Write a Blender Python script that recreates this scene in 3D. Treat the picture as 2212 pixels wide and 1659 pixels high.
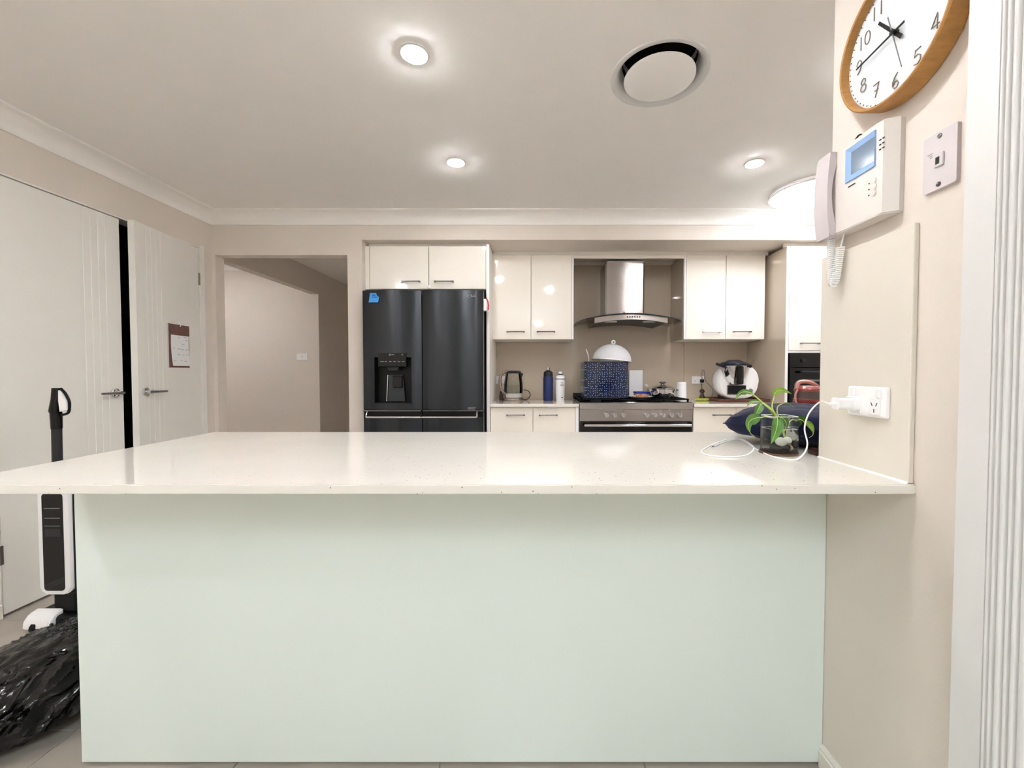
import bpy, bmesh, math, random
from mathutils import Vector, Matrix, noise

random.seed(7)
for o in list(bpy.data.objects):
    bpy.data.objects.remove(o, do_unlink=True)
SC = bpy.context.scene
COL = SC.collection
PI = math.pi

# ------------------------------------------------------------------ camera
CAM_H, FPX, PITCH = 1.15, 900.0, 0.0272
PCX, PCY = 1154.0, 829.5
cd = bpy.data.cameras.new('camera')
cam = bpy.data.objects.new('camera', cd)
COL.objects.link(cam)
cam.location = (0, 0, CAM_H)
cam.rotation_euler = (PI / 2 - PITCH, 0, 0)
cd.sensor_fit = 'HORIZONTAL'
cd.sensor_width = 36.0
cd.lens = 36.0 * FPX / 2212.0
cd.shift_x = -(PCX - 1106.0) / 2212.0
cd.clip_start = 0.02
cd.clip_end = 200
SC.camera = cam

# ------------------------------------------------------------------ world, exposure
SC.view_settings.view_transform = 'Standard'
SC.view_settings.look = 'None'
SC.view_settings.gamma = 1.0
SC.view_settings.exposure = 1.57
SC.cycles.max_bounces = 10
SC.cycles.diffuse_bounces = 8
SC.cycles.glossy_bounces = 4
SC.cycles.transparent_max_bounces = 12
SC.cycles.caustics_reflective = False
SC.cycles.caustics_refractive = False
SC.cycles.adaptive_threshold = 0.02
SC.cycles.use_light_tree = False
SC.view_settings.use_curve_mapping = False
W = bpy.data.worlds.new('world')
SC.world = W
W.use_nodes = True
bg = W.node_tree.nodes['Background']
bg.inputs[0].default_value = (0.05, 0.06, 0.08, 1)   # dusk outside the closed room
bg.inputs[1].default_value = 0.2

E_DOWN = 156.0          # emission of the small downlights
E_SKY = 4.8            # skylight diffuser
E_OYSTER = 7.0        # round ceiling light

# ------------------------------------------------------------------ pixel -> place (measured from the photograph)
_c, _s = math.cos(PITCH), math.sin(PITCH)


def ray(px, py):
    u = (px - PCX) / FPX
    v = (PCY - py) / FPX
    return u, _c + v * _s, v * _c - _s


def atd(px, py, Y):
    u, y, z = ray(px, py)
    t = Y / y
    return Vector((u * t, Y, CAM_H + z * t))


def atx(px, py, X):
    u, y, z = ray(px, py)
    t = X / u
    return Vector((X, y * t, CAM_H + z * t))


def atz(px, py, Z):
    u, y, z = ray(px, py)
    t = (Z - CAM_H) / z
    return Vector((u * t, y * t, Z))


# ------------------------------------------------------------------ materials
def lin(c):
    return tuple(((x / 255) / 12.92 if x / 255 <= 0.04045 else ((x / 255 + 0.055) / 1.055) ** 2.4) for x in c)


MATS = {}


def mat(name, rgb, rough=0.5, metal=0.0, var=0.0, vscale=8.0, bump=0.0, bscale=60.0, coat=0.0, spec=0.5, stretch=None,
        emis=None, estr=0.0, sheen=0.0, aniso=0.0):
    m = bpy.data.materials.new(name)
    m.use_nodes = True
    nt = m.node_tree
    b = nt.nodes['Principled BSDF']
    c = lin(rgb)
    b.inputs['Base Color'].default_value = (*c, 1)
    b.inputs['Roughness'].default_value = rough
    b.inputs['Metallic'].default_value = metal
    b.inputs['Specular IOR Level'].default_value = spec
    if coat:
        b.inputs['Coat Weight'].default_value = coat
        b.inputs['Coat Roughness'].default_value = 0.03
    if aniso:
        b.inputs['Anisotropic'].default_value = aniso
        b.inputs['Anisotropic Rotation'].default_value = 0.25
        tg_ = nt.nodes.new('ShaderNodeTangent')
        tg_.direction_type = 'RADIAL'
        tg_.axis = 'Z'
        nt.links.new(tg_.outputs[0], b.inputs['Tangent'])
    if sheen:
        b.inputs['Sheen Weight'].default_value = sheen
    if emis:
        b.inputs['Emission Color'].default_value = (*emis, 1)
        b.inputs['Emission Strength'].default_value = estr
    MATS[name] = m
    if var <= 0 and not bump:
        return m
    tc = nt.nodes.new('ShaderNodeTexCoord')
    mp = nt.nodes.new('ShaderNodeMapping')
    nt.links.new(tc.outputs['Object'], mp.inputs['Vector'])
    if stretch:
        mp.inputs['Scale'].default_value = stretch
    n = nt.nodes.new('ShaderNodeTexNoise')
    n.inputs['Scale'].default_value = vscale
    n.inputs['Detail'].default_value = 3
    nt.links.new(mp.outputs['Vector'], n.inputs['Vector'])
    r = nt.nodes.new('ShaderNodeValToRGB')
    v = max(var, 0.008)
    r.color_ramp.elements[0].color = (*[x * (1 - v) for x in c], 1)
    r.color_ramp.elements[1].color = (*[min(1, x * (1 + v)) for x in c], 1)
    r.color_ramp.elements[0].position = 0.3
    r.color_ramp.elements[1].position = 0.7
    nt.links.new(n.outputs['Fac'], r.inputs['Fac'])
    nt.links.new(r.outputs['Color'], b.inputs['Base Color'])
    if bump:
        n2 = nt.nodes.new('ShaderNodeTexNoise')
        n2.inputs['Scale'].default_value = bscale
        n2.inputs['Detail'].default_value = 4
        nt.links.new(mp.outputs['Vector'], n2.inputs['Vector'])
        bp = nt.nodes.new('ShaderNodeBump')
        bp.inputs['Strength'].default_value = bump
        bp.inputs['Distance'].default_value = 0.01
        nt.links.new(n2.outputs['Fac'], bp.inputs['Height'])
        nt.links.new(bp.outputs['Normal'], b.inputs['Normal'])
    return m


def glass(name, tint=(1, 1, 1), gloss=1.0, dens=0.0, body=(255, 255, 255)):
    """thin clear sheet: see-through with a fresnel reflection and an optional milky share"""
    m = bpy.data.materials.new(name)
    m.use_nodes = True
    nt = m.node_tree
    nt.nodes.remove(nt.nodes['Principled BSDF'])
    out = nt.nodes['Material Output']
    tr = nt.nodes.new('ShaderNodeBsdfTransparent')
    tr.inputs['Color'].default_value = (*tint, 1)
    gl = nt.nodes.new('ShaderNodeBsdfGlossy')
    gl.inputs['Roughness'].default_value = 0.02
    df = nt.nodes.new('ShaderNodeBsdfDiffuse')
    df.inputs['Color'].default_value = (*lin(body), 1)
    mx0 = nt.nodes.new('ShaderNodeMixShader')
    mx0.inputs[0].default_value = dens
    nt.links.new(tr.outputs[0], mx0.inputs[1])
    nt.links.new(df.outputs[0], mx0.inputs[2])
    fr = nt.nodes.new('ShaderNodeFresnel')
    fr.inputs['IOR'].default_value = 1.45
    mu = nt.nodes.new('ShaderNodeMath')
    mu.operation = 'MULTIPLY'
    mu.inputs[1].default_value = gloss
    nt.links.new(fr.outputs[0], mu.inputs[0])
    mx = nt.nodes.new('ShaderNodeMixShader')
    nt.links.new(mu.outputs[0], mx.inputs[0])
    nt.links.new(mx0.outputs[0], mx.inputs[1])
    nt.links.new(gl.outputs[0], mx.inputs[2])
    nt.links.new(mx.outputs[0], out.inputs['Surface'])
    MATS[name] = m
    return m


def emit(name, rgb, strength):
    m = bpy.data.materials.new(name)
    m.use_nodes = True
    nt = m.node_tree
    nt.nodes.remove(nt.nodes['Principled BSDF'])
    e = nt.nodes.new('ShaderNodeEmission')
    e.inputs[0].default_value = (*rgb, 1)
    e.inputs[1].default_value = strength
    nt.links.new(e.outputs[0], nt.nodes['Material Output'].inputs['Surface'])
    MATS[name] = m
    return m


def specks(name, base, dark, scale, size, rough, coat=0.0, flat=False):
    """stone / enamel with scattered round specks"""
    m = mat(name, base, rough, var=0.02, vscale=5, coat=coat)
    nt = m.node_tree
    b = nt.nodes['Principled BSDF']
    tc = nt.nodes.new('ShaderNodeTexCoord')
    vo = nt.nodes.new('ShaderNodeTexVoronoi')
    vo.inputs['Scale'].default_value = scale
    if flat:      # printed dots: one flat layer per side, evenly spread
        vo.voronoi_dimensions = '2D'
        vo.inputs['Randomness'].default_value = 0.55
        sx = nt.nodes.new('ShaderNodeSeparateXYZ')
        ad_ = nt.nodes.new('ShaderNodeMath')
        cb_ = nt.nodes.new('ShaderNodeCombineXYZ')
        nt.links.new(tc.outputs['Object'], sx.inputs[0])
        nt.links.new(sx.outputs['X'], ad_.inputs[0])
        nt.links.new(sx.outputs['Y'], ad_.inputs[1])
        nt.links.new(ad_.outputs[0], cb_.inputs['X'])
        nt.links.new(sx.outputs['Z'], cb_.inputs['Y'])
        nt.links.new(cb_.outputs[0], vo.inputs['Vector'])
    else:
        nt.links.new(tc.outputs['Object'], vo.inputs['Vector'])
    lt = nt.nodes.new('ShaderNodeMath')
    lt.operation = 'LESS_THAN'
    lt.inputs[1].default_value = size
    nt.links.new(vo.outputs['Distance'], lt.inputs[0])
    mx = nt.nodes.new('ShaderNodeMix')
    mx.data_type = 'RGBA'
    prev = b.inputs['Base Color'].links[0].from_socket
    nt.links.new(prev, mx.inputs['A'])
    mx.inputs['B'].default_value = (*lin(dark), 1)
    nt.links.new(lt.outputs[0], mx.inputs['Factor'])
    nt.links.new(mx.outputs['Result'], b.inputs['Base Color'])
    return m


mat('wall', (224, 216, 208), 0.75, var=0.01, bump=0.05, bscale=220)
mat('ceiling', (247, 246, 244), 0.8, var=0.008, bump=0.03, bscale=200)
mat('cornice', (247, 246, 243), 0.5)
mat('trim_white', (222, 222, 222), 0.35)
mat('door_white', (236, 235, 230), 0.4, var=0.01)
mat('skirting', (232, 228, 220), 0.35)
mat('cream', (248, 244, 236), 0.08, coat=0.6)
mat('cream_low', (246, 241, 231), 0.15, coat=0.3)
mat('carcass', (244, 242, 238), 0.3)
mat('taupe_gloss', (190, 177, 160), 0.05, coat=0.6)
mat('panel_beige', (228, 222, 212), 0.12, coat=0.4)
mat('panel_end', (230, 232, 226), 0.25)
mat('island', (226, 237, 233), 0.10, coat=0.6)
specks('stone', (232, 229, 222), (112, 100, 86), 62, 0.085, 0.07, coat=0.5)
mat('tile', (174, 166, 157), 0.22, var=0.06, vscale=5, bump=0.02)
mat('grout', (196, 190, 180), 0.8)
mat('steel', (178, 174, 172), 0.26, metal=1.0, aniso=0.85, var=0.03, vscale=120, stretch=(0.05, 1, 1))
mat('chrome', (225, 225, 228), 0.10, metal=1.0)
mat('chrome_dark', (140, 140, 142), 0.16, metal=1.0)
mat('blacksteel', (64, 67, 71), 0.26, metal=0.95, aniso=0.8, var=0.04, vscale=90, stretch=(1, 1, 0.04))
mat('blacksteel_side', (18, 19, 20), 0.35, metal=0.5)
mat('black', (4, 4, 5), 0.4, spec=0.3)
mat('black_gloss', (3, 3, 4), 0.07, spec=0.4)
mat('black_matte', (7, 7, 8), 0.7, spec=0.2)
mat('dark_grey', (34, 35, 38), 0.4, spec=0.4)
mat('mid_grey', (120, 120, 122), 0.45)
mat('white_plastic', (246, 246, 247), 0.28)
mat('white_gloss', (248, 248, 250), 0.08, coat=0.4)
mat('intercom_white', (222, 216, 211), 0.35)
mat('handset', (206, 199, 202), 0.35)
mat('ash_grey', (150, 146, 140), 0.5)
mat('blue_bezel', (150, 184, 230), 0.25)
mat('screen_dark', (12, 16, 22), 0.15, spec=0.3)
mat('screen_light', (110, 130, 152), 0.10)
mat('bamboo', (171, 125, 66), 0.5, var=0.12, vscale=30, stretch=(1, 1, 6))
mat('clock_face', (216, 222, 227), 0.6)
mat('digit', (132, 123, 113), 0.5)
mat('navy_velvet', (10, 17, 46), 0.85, var=0.35, vscale=14, bump=0.3, bscale=26, sheen=0.08, spec=0.2)
mat('navy_bottle', (10, 28, 82), 0.35)
mat('navy_dark', (8, 10, 28), 0.3)
specks('navy_dots', (3, 20, 58), (165, 190, 215), 52, 0.135, 0.15, coat=0.4, flat=True)
mat('teal_edge', (24, 72, 86), 0.25)
mat('postit', (66, 158, 236), 0.6)
mat('ink', (16, 40, 92), 0.6)
mat('ink_grey', (126, 130, 138), 0.7)
mat('red', (186, 30, 44), 0.3)
mat('brown_card', (112, 82, 74), 0.55, var=0.2, vscale=40)
mat('paper', (240, 242, 245), 0.8)
mat('wood_dark', (52, 20, 12), 0.3, var=0.2, vscale=30)
mat('wood_tray', (96, 52, 36), 0.35, var=0.2, vscale=20, stretch=(0.3, 3, 3))
mat('wood_coaster', (86, 58, 40), 0.4, var=0.15, vscale=30)
mat('lime', (178, 184, 66), 0.5, var=0.12, vscale=60)
mat('kettle_brown', (150, 140, 126), 0.22, metal=0.8)
mat('cobalt', (34, 44, 168), 0.35)
mat('pink', (140, 68, 64), 0.25)
mat('pink_light', (206, 150, 142), 0.2)
mat('smoke', (92, 76, 72), 0.2)
mat('stone_white', (246, 243, 236), 0.35)
mat('stone_black', (26, 26, 25), 0.25)
mat('stone_grey', (128, 132, 128), 0.3)
mat('stone_tan', (208, 174, 128), 0.35)
mat('stone_brown', (120, 104, 84), 0.3, var=0.3, vscale=60)
mat('stem', (190, 204, 120), 0.45)
mat('bag', (3, 3, 3), 0.16, spec=0.42, bump=0.9, bscale=13, stretch=(1.6, 1.0, 0.7))
mat('food', (176, 112, 66), 0.7, var=0.5, vscale=70, bump=0.5, bscale=90)
mat('pale_grey', (206, 202, 198), 0.4)  # slightly greyed white of the switch rocker and canister seam
glass('clear_glass', (0.985, 0.99, 0.985), 0.55)
glass('hood_glass', (0.80, 0.84, 0.76), 1.3)
glass('water', (0.95, 0.97, 0.95), 0.3)
glass('kettle_glass', (0.90, 0.90, 0.88), 1.6)
glass('pink_glass', (0.92, 0.72, 0.68), 1.0, 0.35, (224, 160, 150))
glass('dome_plastic', (1, 1, 1), 0.7, 0.72, (244, 245, 250))
glass('box_plastic', (0.96, 0.97, 1), 0.8, 0.6, (236, 240, 248))
emit('lamp_warm', (1.0, 0.975, 0.985), E_DOWN)
emit('lamp_cool', (0.90, 0.95, 1.0), E_OYSTER)
emit('sky_panel', (0.88, 0.99, 1.03), E_SKY)
# variegated leaf: green with a paler vein running along the length
m = mat('leaf', (74, 122, 44), 0.35, var=0.35, vscale=40, coat=0.2)
mat('leaf_light', (128, 168, 60), 0.4, var=0.25, vscale=40)


# ------------------------------------------------------------------ mesh builder
class MB:
    def __init__(self):
        self.bm = bmesh.new()

    def box(self, x0, x1, y0, y1, z0, z1, bev=0.0, seg=2):
        r = bmesh.ops.create_cube(self.bm, size=1.0)
        vs = r['verts']
        bmesh.ops.scale(self.bm, vec=(abs(x1 - x0), abs(y1 - y0), abs(z1 - z0)), verts=vs)
        bmesh.ops.translate(self.bm, vec=((x0 + x1) / 2, (y0 + y1) / 2, (z0 + z1) / 2), verts=vs)
        if bev:
            es = list({e for v in vs for e in v.link_edges})
            bmesh.ops.bevel(self.bm, geom=es, offset=bev, segments=seg, affect='EDGES', profile=0.5)
        return self

    def quad(self, *pts):
        self.bm.faces.new([self.bm.verts.new(p) for p in pts])
        return self

    def prism(self, pts, axis, a0, a1):
        """polygon pts (2d) extruded along axis: x->(y,z), y->(x,z), z->(x,y)"""
        def mk(p, a):
            return {'x': (a, p[0], p[1]), 'y': (p[0], a, p[1]), 'z': (p[0], p[1], a)}[axis]
        A = [self.bm.verts.new(mk(p, a0)) for p in pts]
        B = [self.bm.verts.new(mk(p, a1)) for p in pts]
        n = len(pts)
        self.bm.faces.new(A)
        self.bm.faces.new(B[::-1])
        for i in range(n):
            j = (i + 1) % n
            self.bm.faces.new((A[i], A[j], B[j], B[i]))
        return self

    def lathe(self, prof, c=(0, 0, 0), n=32, axis='z', cap=True):
        """prof: list of (r, h) along axis"""
        rings = []
        for r, h in prof:
            ring = []
            for i in range(n):
                a = 2 * PI * i / n
                x, y = r * math.cos(a), r * math.sin(a)
                p = {'z': (x, y, h), 'y': (x, h, y), 'x': (h, x, y)}[axis]
                ring.append(self.bm.verts.new((p[0] + c[0], p[1] + c[1], p[2] + c[2])))
            rings.append(ring)
        for a, b in zip(rings, rings[1:]):
            for i in range(n):
                j = (i + 1) % n
                self.bm.faces.new((a[i], a[j], b[j], b[i]))
        if cap:
            if prof[0][0] > 1e-6:
                self.bm.faces.new(rings[0][::-1])
            if prof[-1][0] > 1e-6:
                self.bm.faces.new(rings[-1])
        return self

    def tube(self, pts, r, n=8, cap=True):
        pts = [Vector(p) for p in pts]
        rs = r if isinstance(r, (list, tuple)) else [r] * len(pts)
        rings = []
        t0 = (pts[1] - pts[0]).normalized()
        up = Vector((0, 0, 1)) if abs(t0.z) < 0.9 else Vector((1, 0, 0))
        nrm = (up - t0 * up.dot(t0)).normalized()
        for i, p in enumerate(pts):
            if i == 0:
                t = (pts[1] - pts[0]).normalized()
            elif i == len(pts) - 1:
                t = (pts[-1] - pts[-2]).normalized()
            else:
                t = ((pts[i + 1] - p).normalized() + (p - pts[i - 1]).normalized())
                t = t.normalized() if t.length > 1e-6 else (pts[i + 1] - p).normalized()
            nrm = nrm - t * nrm.dot(t)
            nrm = nrm.normalized() if nrm.length > 1e-6 else t.orthogonal().normalized()
            bn = t.cross(nrm)
            rings.append([self.bm.verts.new(p + (nrm * math.cos(2 * PI * k / n) + bn * math.sin(2 * PI * k / n)) * rs[i]) for k in range(n)])
        for a, b in zip(rings, rings[1:]):
            for i in range(n):
                j = (i + 1) % n
                self.bm.faces.new((a[i], a[j], b[j], b[i]))
        if cap:
            self.bm.faces.new(rings[0][::-1])
            self.bm.faces.new(rings[-1])
        return self

    def ellipsoid(self, c, rx, ry, rz, rot=None, u=16, v=10):
        r = bmesh.ops.create_uvsphere(self.bm, u_segments=u, v_segments=v, radius=1.0)
        vs = r['verts']
        M = Matrix.Translation(Vector(c)) @ (rot.to_4x4() if rot else Matrix()) @ Matrix.Diagonal((rx, ry, rz, 1))
        bmesh.ops.transform(self.bm, matrix=M, verts=vs)
        return self

    def grid(self, P, closed_u=False):
        """P[i][j] points -> quad sheet"""
        V = [[self.bm.verts.new(p) for p in row] for row in P]
        for i in range(len(V) - 1):
            m_ = len(V[i])
            for j in range(m_ if closed_u else m_ - 1):
                k = (j + 1) % m_
                self.bm.faces.new((V[i][j], V[i][k], V[i + 1][k], V[i + 1][j]))
        return self

    def xf(self, M):
        bmesh.ops.transform(self.bm, matrix=M, verts=self.bm.verts[:])
        return self

    def build(self, name, m, parent=None, smooth=False, keepn=False):
        if not keepn:
            bmesh.ops.recalc_face_normals(self.bm, faces=self.bm.faces[:])
        me = bpy.data.meshes.new(name)
        self.bm.to_mesh(me)
        self.bm.free()
        me.materials.append(MATS[m])
        if smooth:
            for p in me.polygons:
                p.use_smooth = True
            try:
                me.set_sharp_from_angle(angle=math.radians(38))
            except Exception:
                pass
        o = bpy.data.objects.new(name, me)
        COL.objects.link(o)
        if parent:
            o.parent = parent
        return o


def tag(o, label, cat, group=None, kind=None):
    o['label'] = label
    o['category'] = cat
    if group:
        o['group'] = group
    if kind:
        o['kind'] = kind
    return o


def thing(name, label, cat, loc=(0, 0, 0), rotz=0.0, group=None):
    o = bpy.data.objects.new(name, None)
    o.empty_display_size = 0.05
    COL.objects.link(o)
    o.location = loc
    o.rotation_euler = (0, 0, rotz)
    return tag(o, label, cat, group)


def struct(o, label=None):
    o['kind'] = 'structure'
    if label:
        o['label'] = label
    return o


def struct_empty(name, loc=(0, 0, 0), rotz=0.0, label=None):
    o = bpy.data.objects.new(name, None)
    o.empty_display_size = 0.05
    COL.objects.link(o)
    o.location = loc
    o.rotation_euler = (0, 0, rotz)
    return struct(o, label)


def rounded(w, h, r, n=6, cx=0, cy=0):
    pts = []
    for sx, sy, a0 in ((1, 1, 0), (-1, 1, 90), (-1, -1, 180), (1, -1, 270)):
        for i in range(n + 1):
            a = math.radians(a0 + 90 * i / n)
            pts.append((cx + sx * (w / 2 - r) + r * math.cos(a), cy + sy * (h / 2 - r) + r * math.sin(a)))
    return pts


def bez(p0, p1, p2, n=10):
    p0, p1, p2 = Vector(p0), Vector(p1), Vector(p2)
    return [p0 * (1 - t) ** 2 + p1 * 2 * t * (1 - t) + p2 * t * t for t in [i / n for i in range(n + 1)]]


def spline(pts, n=8):
    """Catmull-Rom through pts"""
    P = [Vector(p) for p in pts]
    P = [P[0] * 2 - P[1]] + P + [P[-1] * 2 - P[-2]]
    out = []
    for i in range(1, len(P) - 2):
        for k in range(n):
            t = k / n
            a, b, c, d = P[i - 1], P[i], P[i + 1], P[i + 2]
            out.append(0.5 * ((2 * b) + (c - a) * t + (2 * a - 5 * b + 4 * c - d) * t * t + (3 * b - a - 3 * c + d) * t ** 3))
    out.append(P[-2])
    return out


def text_obj(txt, size, m, name, parent, M, depth=0.0006):
    cu = bpy.data.curves.new('lettering', 'FONT')
    cu.body = txt
    cu.size = size
    cu.extrude = depth
    cu.align_x = 'CENTER'
    cu.align_y = 'CENTER'
    tmp = bpy.data.objects.new('lettering_tmp', cu)
    COL.objects.link(tmp)
    dg = bpy.context.evaluated_depsgraph_get()
    me = bpy.data.meshes.new_from_object(tmp.evaluated_get(dg))
    bpy.data.objects.remove(tmp, do_unlink=True)
    me.transform(M)
    me.materials.clear()
    me.materials.append(MATS[m])
    o = bpy.data.objects.new(name, me)
    COL.objects.link(o)
    o.parent = parent
    return o


# front-facing text: local text plane (x right, y up) -> world (x right, z up), facing -Y
FRONT = Matrix.Rotation(PI / 2, 4, 'X')

# ------------------------------------------------------------------ main measures
XL = -2.495           # wall with the pantry doors
XR = 0.8415           # nib wall with the clock
YW = 3.245            # wall with the hall doorway, bulkhead front
YS = 3.90             # splashback wall
ZC = 2.38             # ceiling
ZSOF = 2.175          # underside of bulkhead
XK = 2.62             # far kitchen side wall
YB = -4.5             # wall behind the camera
BENCH = 0.9035
NIB_END = 1.196

# ================================================================== SETTING
# floor: grout bed with separate tiles
fl = struct(MB().box(-5.0, XK + 0.1, YB - 0.1, 6.4, -0.06, -0.006).build('floor', 'grout'), 'grey-brown tiled floor')
tile_mesh = None
ty0 = 1.91 - 0.6 * 11
iy = 0
for i in range(10):
    for j in range(15):
        x0 = XL + 0.0 + i * 0.6 - 0.18
        y0 = ty0 + j * 0.6
        xa, xb = max(x0, XL), min(x0 + 0.597, XK)
        ya, yb = max(y0, YB), min(y0 + 0.597, YW)
        if xb - xa < 0.02 or yb - ya < 0.02:
            continue
        full = (xb - xa > 0.59 and yb - ya > 0.59)
        if full and tile_mesh is not None:
            o = bpy.data.objects.new('tile', tile_mesh)
            COL.objects.link(o)
            o.parent = fl
        else:
            o = MB().box(0, xb - xa, 0, yb - ya, -0.008, 0, 0.0012, 1).build('tile', 'tile', fl)
            if full:
                tile_mesh = o.data
        o.location = (xa, ya, 0)

# ceiling with openings for the air vent and the skylight shaft
vc = atz(1424, 163, ZC)
VENT = (vc.x, vc.y)
SKY = (-0.85, 0.70, -2.55, -0.75)
xs = sorted({XL, VENT[0] - 0.25, VENT[0] + 0.25, SKY[0], SKY[1], XK})
ys = sorted({YB, SKY[2], SKY[3], VENT[1] - 0.25, VENT[1] + 0.25, YW + 0.01})
mb = MB()
for a, b in zip(xs, xs[1:]):
    for c, d in zip(ys, ys[1:]):
        cx, cy = (a + b) / 2, (c + d) / 2
        if SKY[0] < cx < SKY[1] and SKY[2] < cy < SKY[3]:
            continue
        if abs(cx - VENT[0]) < 0.24 and abs(cy - VENT[1]) < 0.24:
            n = 48
            inner = [(VENT[0] + 0.185 * math.cos(2 * PI * k / n), VENT[1] + 0.185 * math.sin(2 * PI * k / n)) for k in range(n)]
            outer = []
            for k in range(n):
                ca, sa = math.cos(2 * PI * k / n), math.sin(2 * PI * k / n)
                s = 0.25 / max(abs(ca), abs(sa))
                outer.append((VENT[0] + s * ca, VENT[1] + s * sa))
            for k in range(n):
                j = (k + 1) % n
                mb.quad((*inner[k], ZC), (*inner[j], ZC), (*outer[j], ZC), (*outer[k], ZC))
            continue
        mb.quad((a, c, ZC), (b, c, ZC), (b, d, ZC), (a, d, ZC))
bmesh.ops.remove_doubles(mb.bm, verts=mb.bm.verts[:], dist=1e-4)
for f in mb.bm.faces:
    f.normal_update()
    if f.normal.z > 0:
        f.normal_flip()
struct(mb.build('ceiling', 'ceiling', keepn=True), 'pale plasterboard ceiling')

# skylight behind the camera (seen mirrored in the cupboard doors): stepped shaft, frosted diffuser
sk = struct_empty('window_1', ((SKY[0] + SKY[1]) / 2, (SKY[2] + SKY[3]) / 2, ZC), label='rectangular skylight with stepped white reveal')
hw, hd = (SKY[1] - SKY[0]) / 2, (SKY[3] - SKY[2]) / 2
mb = MB()
for (ax, ay, z0, z1) in ((hw, hd, -0.012, 0.16), (hw - 0.06, hd - 0.06, 0.10, 0.26), (hw - 0.12, hd - 0.12, 0.2, 0.34)):
    t = 0.07 if z0 > 0 else 0.02
    mb.box(-ax - t * (z0 < 0), -ax + t, -ay - .02, ay + .02, z0, z1)
    mb.box(ax - t, ax + t * (z0 < 0), -ay - .02, ay + .02, z0, z1)
    mb.box(-ax, ax, -ay - t * (z0 < 0), -ay + t, z0, z1)
    mb.box(-ax, ax, ay - t, ay + t * (z0 < 0), z0, z1)
mb.build('skylight_frame', 'trim_white', sk)
MB().box(-hw + 0.1, hw - 0.1, -hd + 0.1, hd - 0.1, 0.33, 0.35).build('skylight_diffuser', 'sky_panel', sk)

# wall holding the pantry doors (opening behind the doors)
P0, P1, PT = 1.918, 3.128, 2.085
mb = MB()
mb.box(XL - 0.1, XL, YB - 0.1, P0, 0, 2.7)
mb.box(XL - 0.1, XL, P1, YW + 0.09, 0, 2.7)
mb.box(XL - 0.1, XL, P0, P1, PT, 2.7)
struct(mb.build('wall_left', 'wall'), 'taupe wall around the pantry doors')
# pantry inside, its unlit darkness put into black walls
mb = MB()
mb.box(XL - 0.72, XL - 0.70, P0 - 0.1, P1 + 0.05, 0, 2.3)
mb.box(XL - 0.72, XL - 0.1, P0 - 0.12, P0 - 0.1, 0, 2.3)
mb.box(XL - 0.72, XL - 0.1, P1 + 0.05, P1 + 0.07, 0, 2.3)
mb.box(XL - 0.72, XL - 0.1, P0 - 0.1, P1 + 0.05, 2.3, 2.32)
struct(mb.build('wall_pantry', 'black_matte'), 'pantry inside, coloured black for its shade')
ps = thing('pantry_shelving', 'dark shelves glimpsed in the gap between pantry doors', 'shelves', (XL - 0.40, 2.5, 0))
MB().box(-0.29, 0.2, -0.55, -0.53, 0, 2.2).build('upright', 'dark_grey', ps)
MB().box(-0.29, 0.2, 0.53, 0.55, 0, 2.2).build('upright', 'dark_grey', ps)
for z in (0.45, 0.90, 1.23, 1.57, 1.9):
    MB().box(-0.29, 0.22, -0.53, 0.53, z - 0.035, z + 0.035).build('shelf', 'dark_grey', ps)
# door frame
mb = MB()
mb.box(XL - 0.1, XL + 0.004, P0 - 0.0, P0 + 0.006, 0, PT)
mb.box(XL - 0.1, XL + 0.014, P1 - 0.012, P1 + 0.028, 0, PT + 0.012)
mb.box(XL - 0.1, XL + 0.004, P0, P1, PT - 0.008, PT)
struct(mb.build('trim_1', 'door_white'), 'slim painted pantry door frame')

# back wall: doorway to the hall, nib, bulkhead
D0, D1, DT = atd(468, 700, YW).x, atd(752, 700, YW).x, atd(600, 551, YW).z
NX = atd(782, 560, YW).x
mb = MB()
mb.box(XL - 0.1, D0, YW, YW + 0.09, 0, 2.7)
mb.box(D0, D1, YW, YW + 0.09, DT, 2.7)
mb.box(D1, NX, YW, YS, 0, 2.7)
mb.box(NX, XK + 0.1, YW, YS, ZSOF, 2.7)
struct(mb.build('wall_back', 'wall'), 'taupe wall with hall doorway and bulkhead over the kitchen')
struct(MB().box(NX - 0.1, XK + 0.1, YS, YS + 0.1, 0, 2.7).build('wall_kitchen', 'wall'))
struct(MB().box(XK, XK + 0.1, 0.9, YS, 0, 2.7).build('wall_kitchen_side', 'wall'))
struct(MB().box(0.93, XK, 0.9, 1.0, 0, 2.7).build('wall_kitchen_front', 'wall'))
# nib wall
struct(MB().box(XR, 0.93, YB - 0.1, NIB_END, 0, 2.7, 0.004).build('wall_right', 'wall'), 'taupe wall end carrying clock and intercom')
# wall behind the camera
struct(MB().box(XL - 0.1, XR, YB - 0.1, YB, 0, 2.7).build('wall_front', 'wall'))

# hall seen through the doorway
HX = -2.67
mb = MB()
mb.box(HX - 0.1, HX, YW + 0.09, 5.18, 2.12, 2.6)
mb.box(HX - 0.1, HX, 5.18, 6.3, 0, 2.6)
mb.box(D1 + 0.01, D1 + 0.11, YS + 0.1, 6.3, 0, 2.6)
mb.box(HX, D1 + 0.1, 6.3, 6.4, 0, 2.6)
struct(mb.build('wall_hall', 'wall'))
struct(MB().box(-5.0, HX - 0.1, 5.18, 5.3, 0, 2.6).build('wall_far_room', 'wall'), 'pale wall seen through the hall doorway')
struct(MB().box(-5.1, -5.0, YW, 5.3, 0, 2.6).build('wall_far_side', 'wall'))
struct(MB().box(-5.0, XL - 0.1, YW - 0.02, YW + 0.0, 0, 2.6).build('wall_far_front', 'wall'))
struct(MB().box(HX, NX, YW + 0.09, 6.4, 2.40, 2.44).build('ceiling_hall', 'ceiling'))
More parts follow.
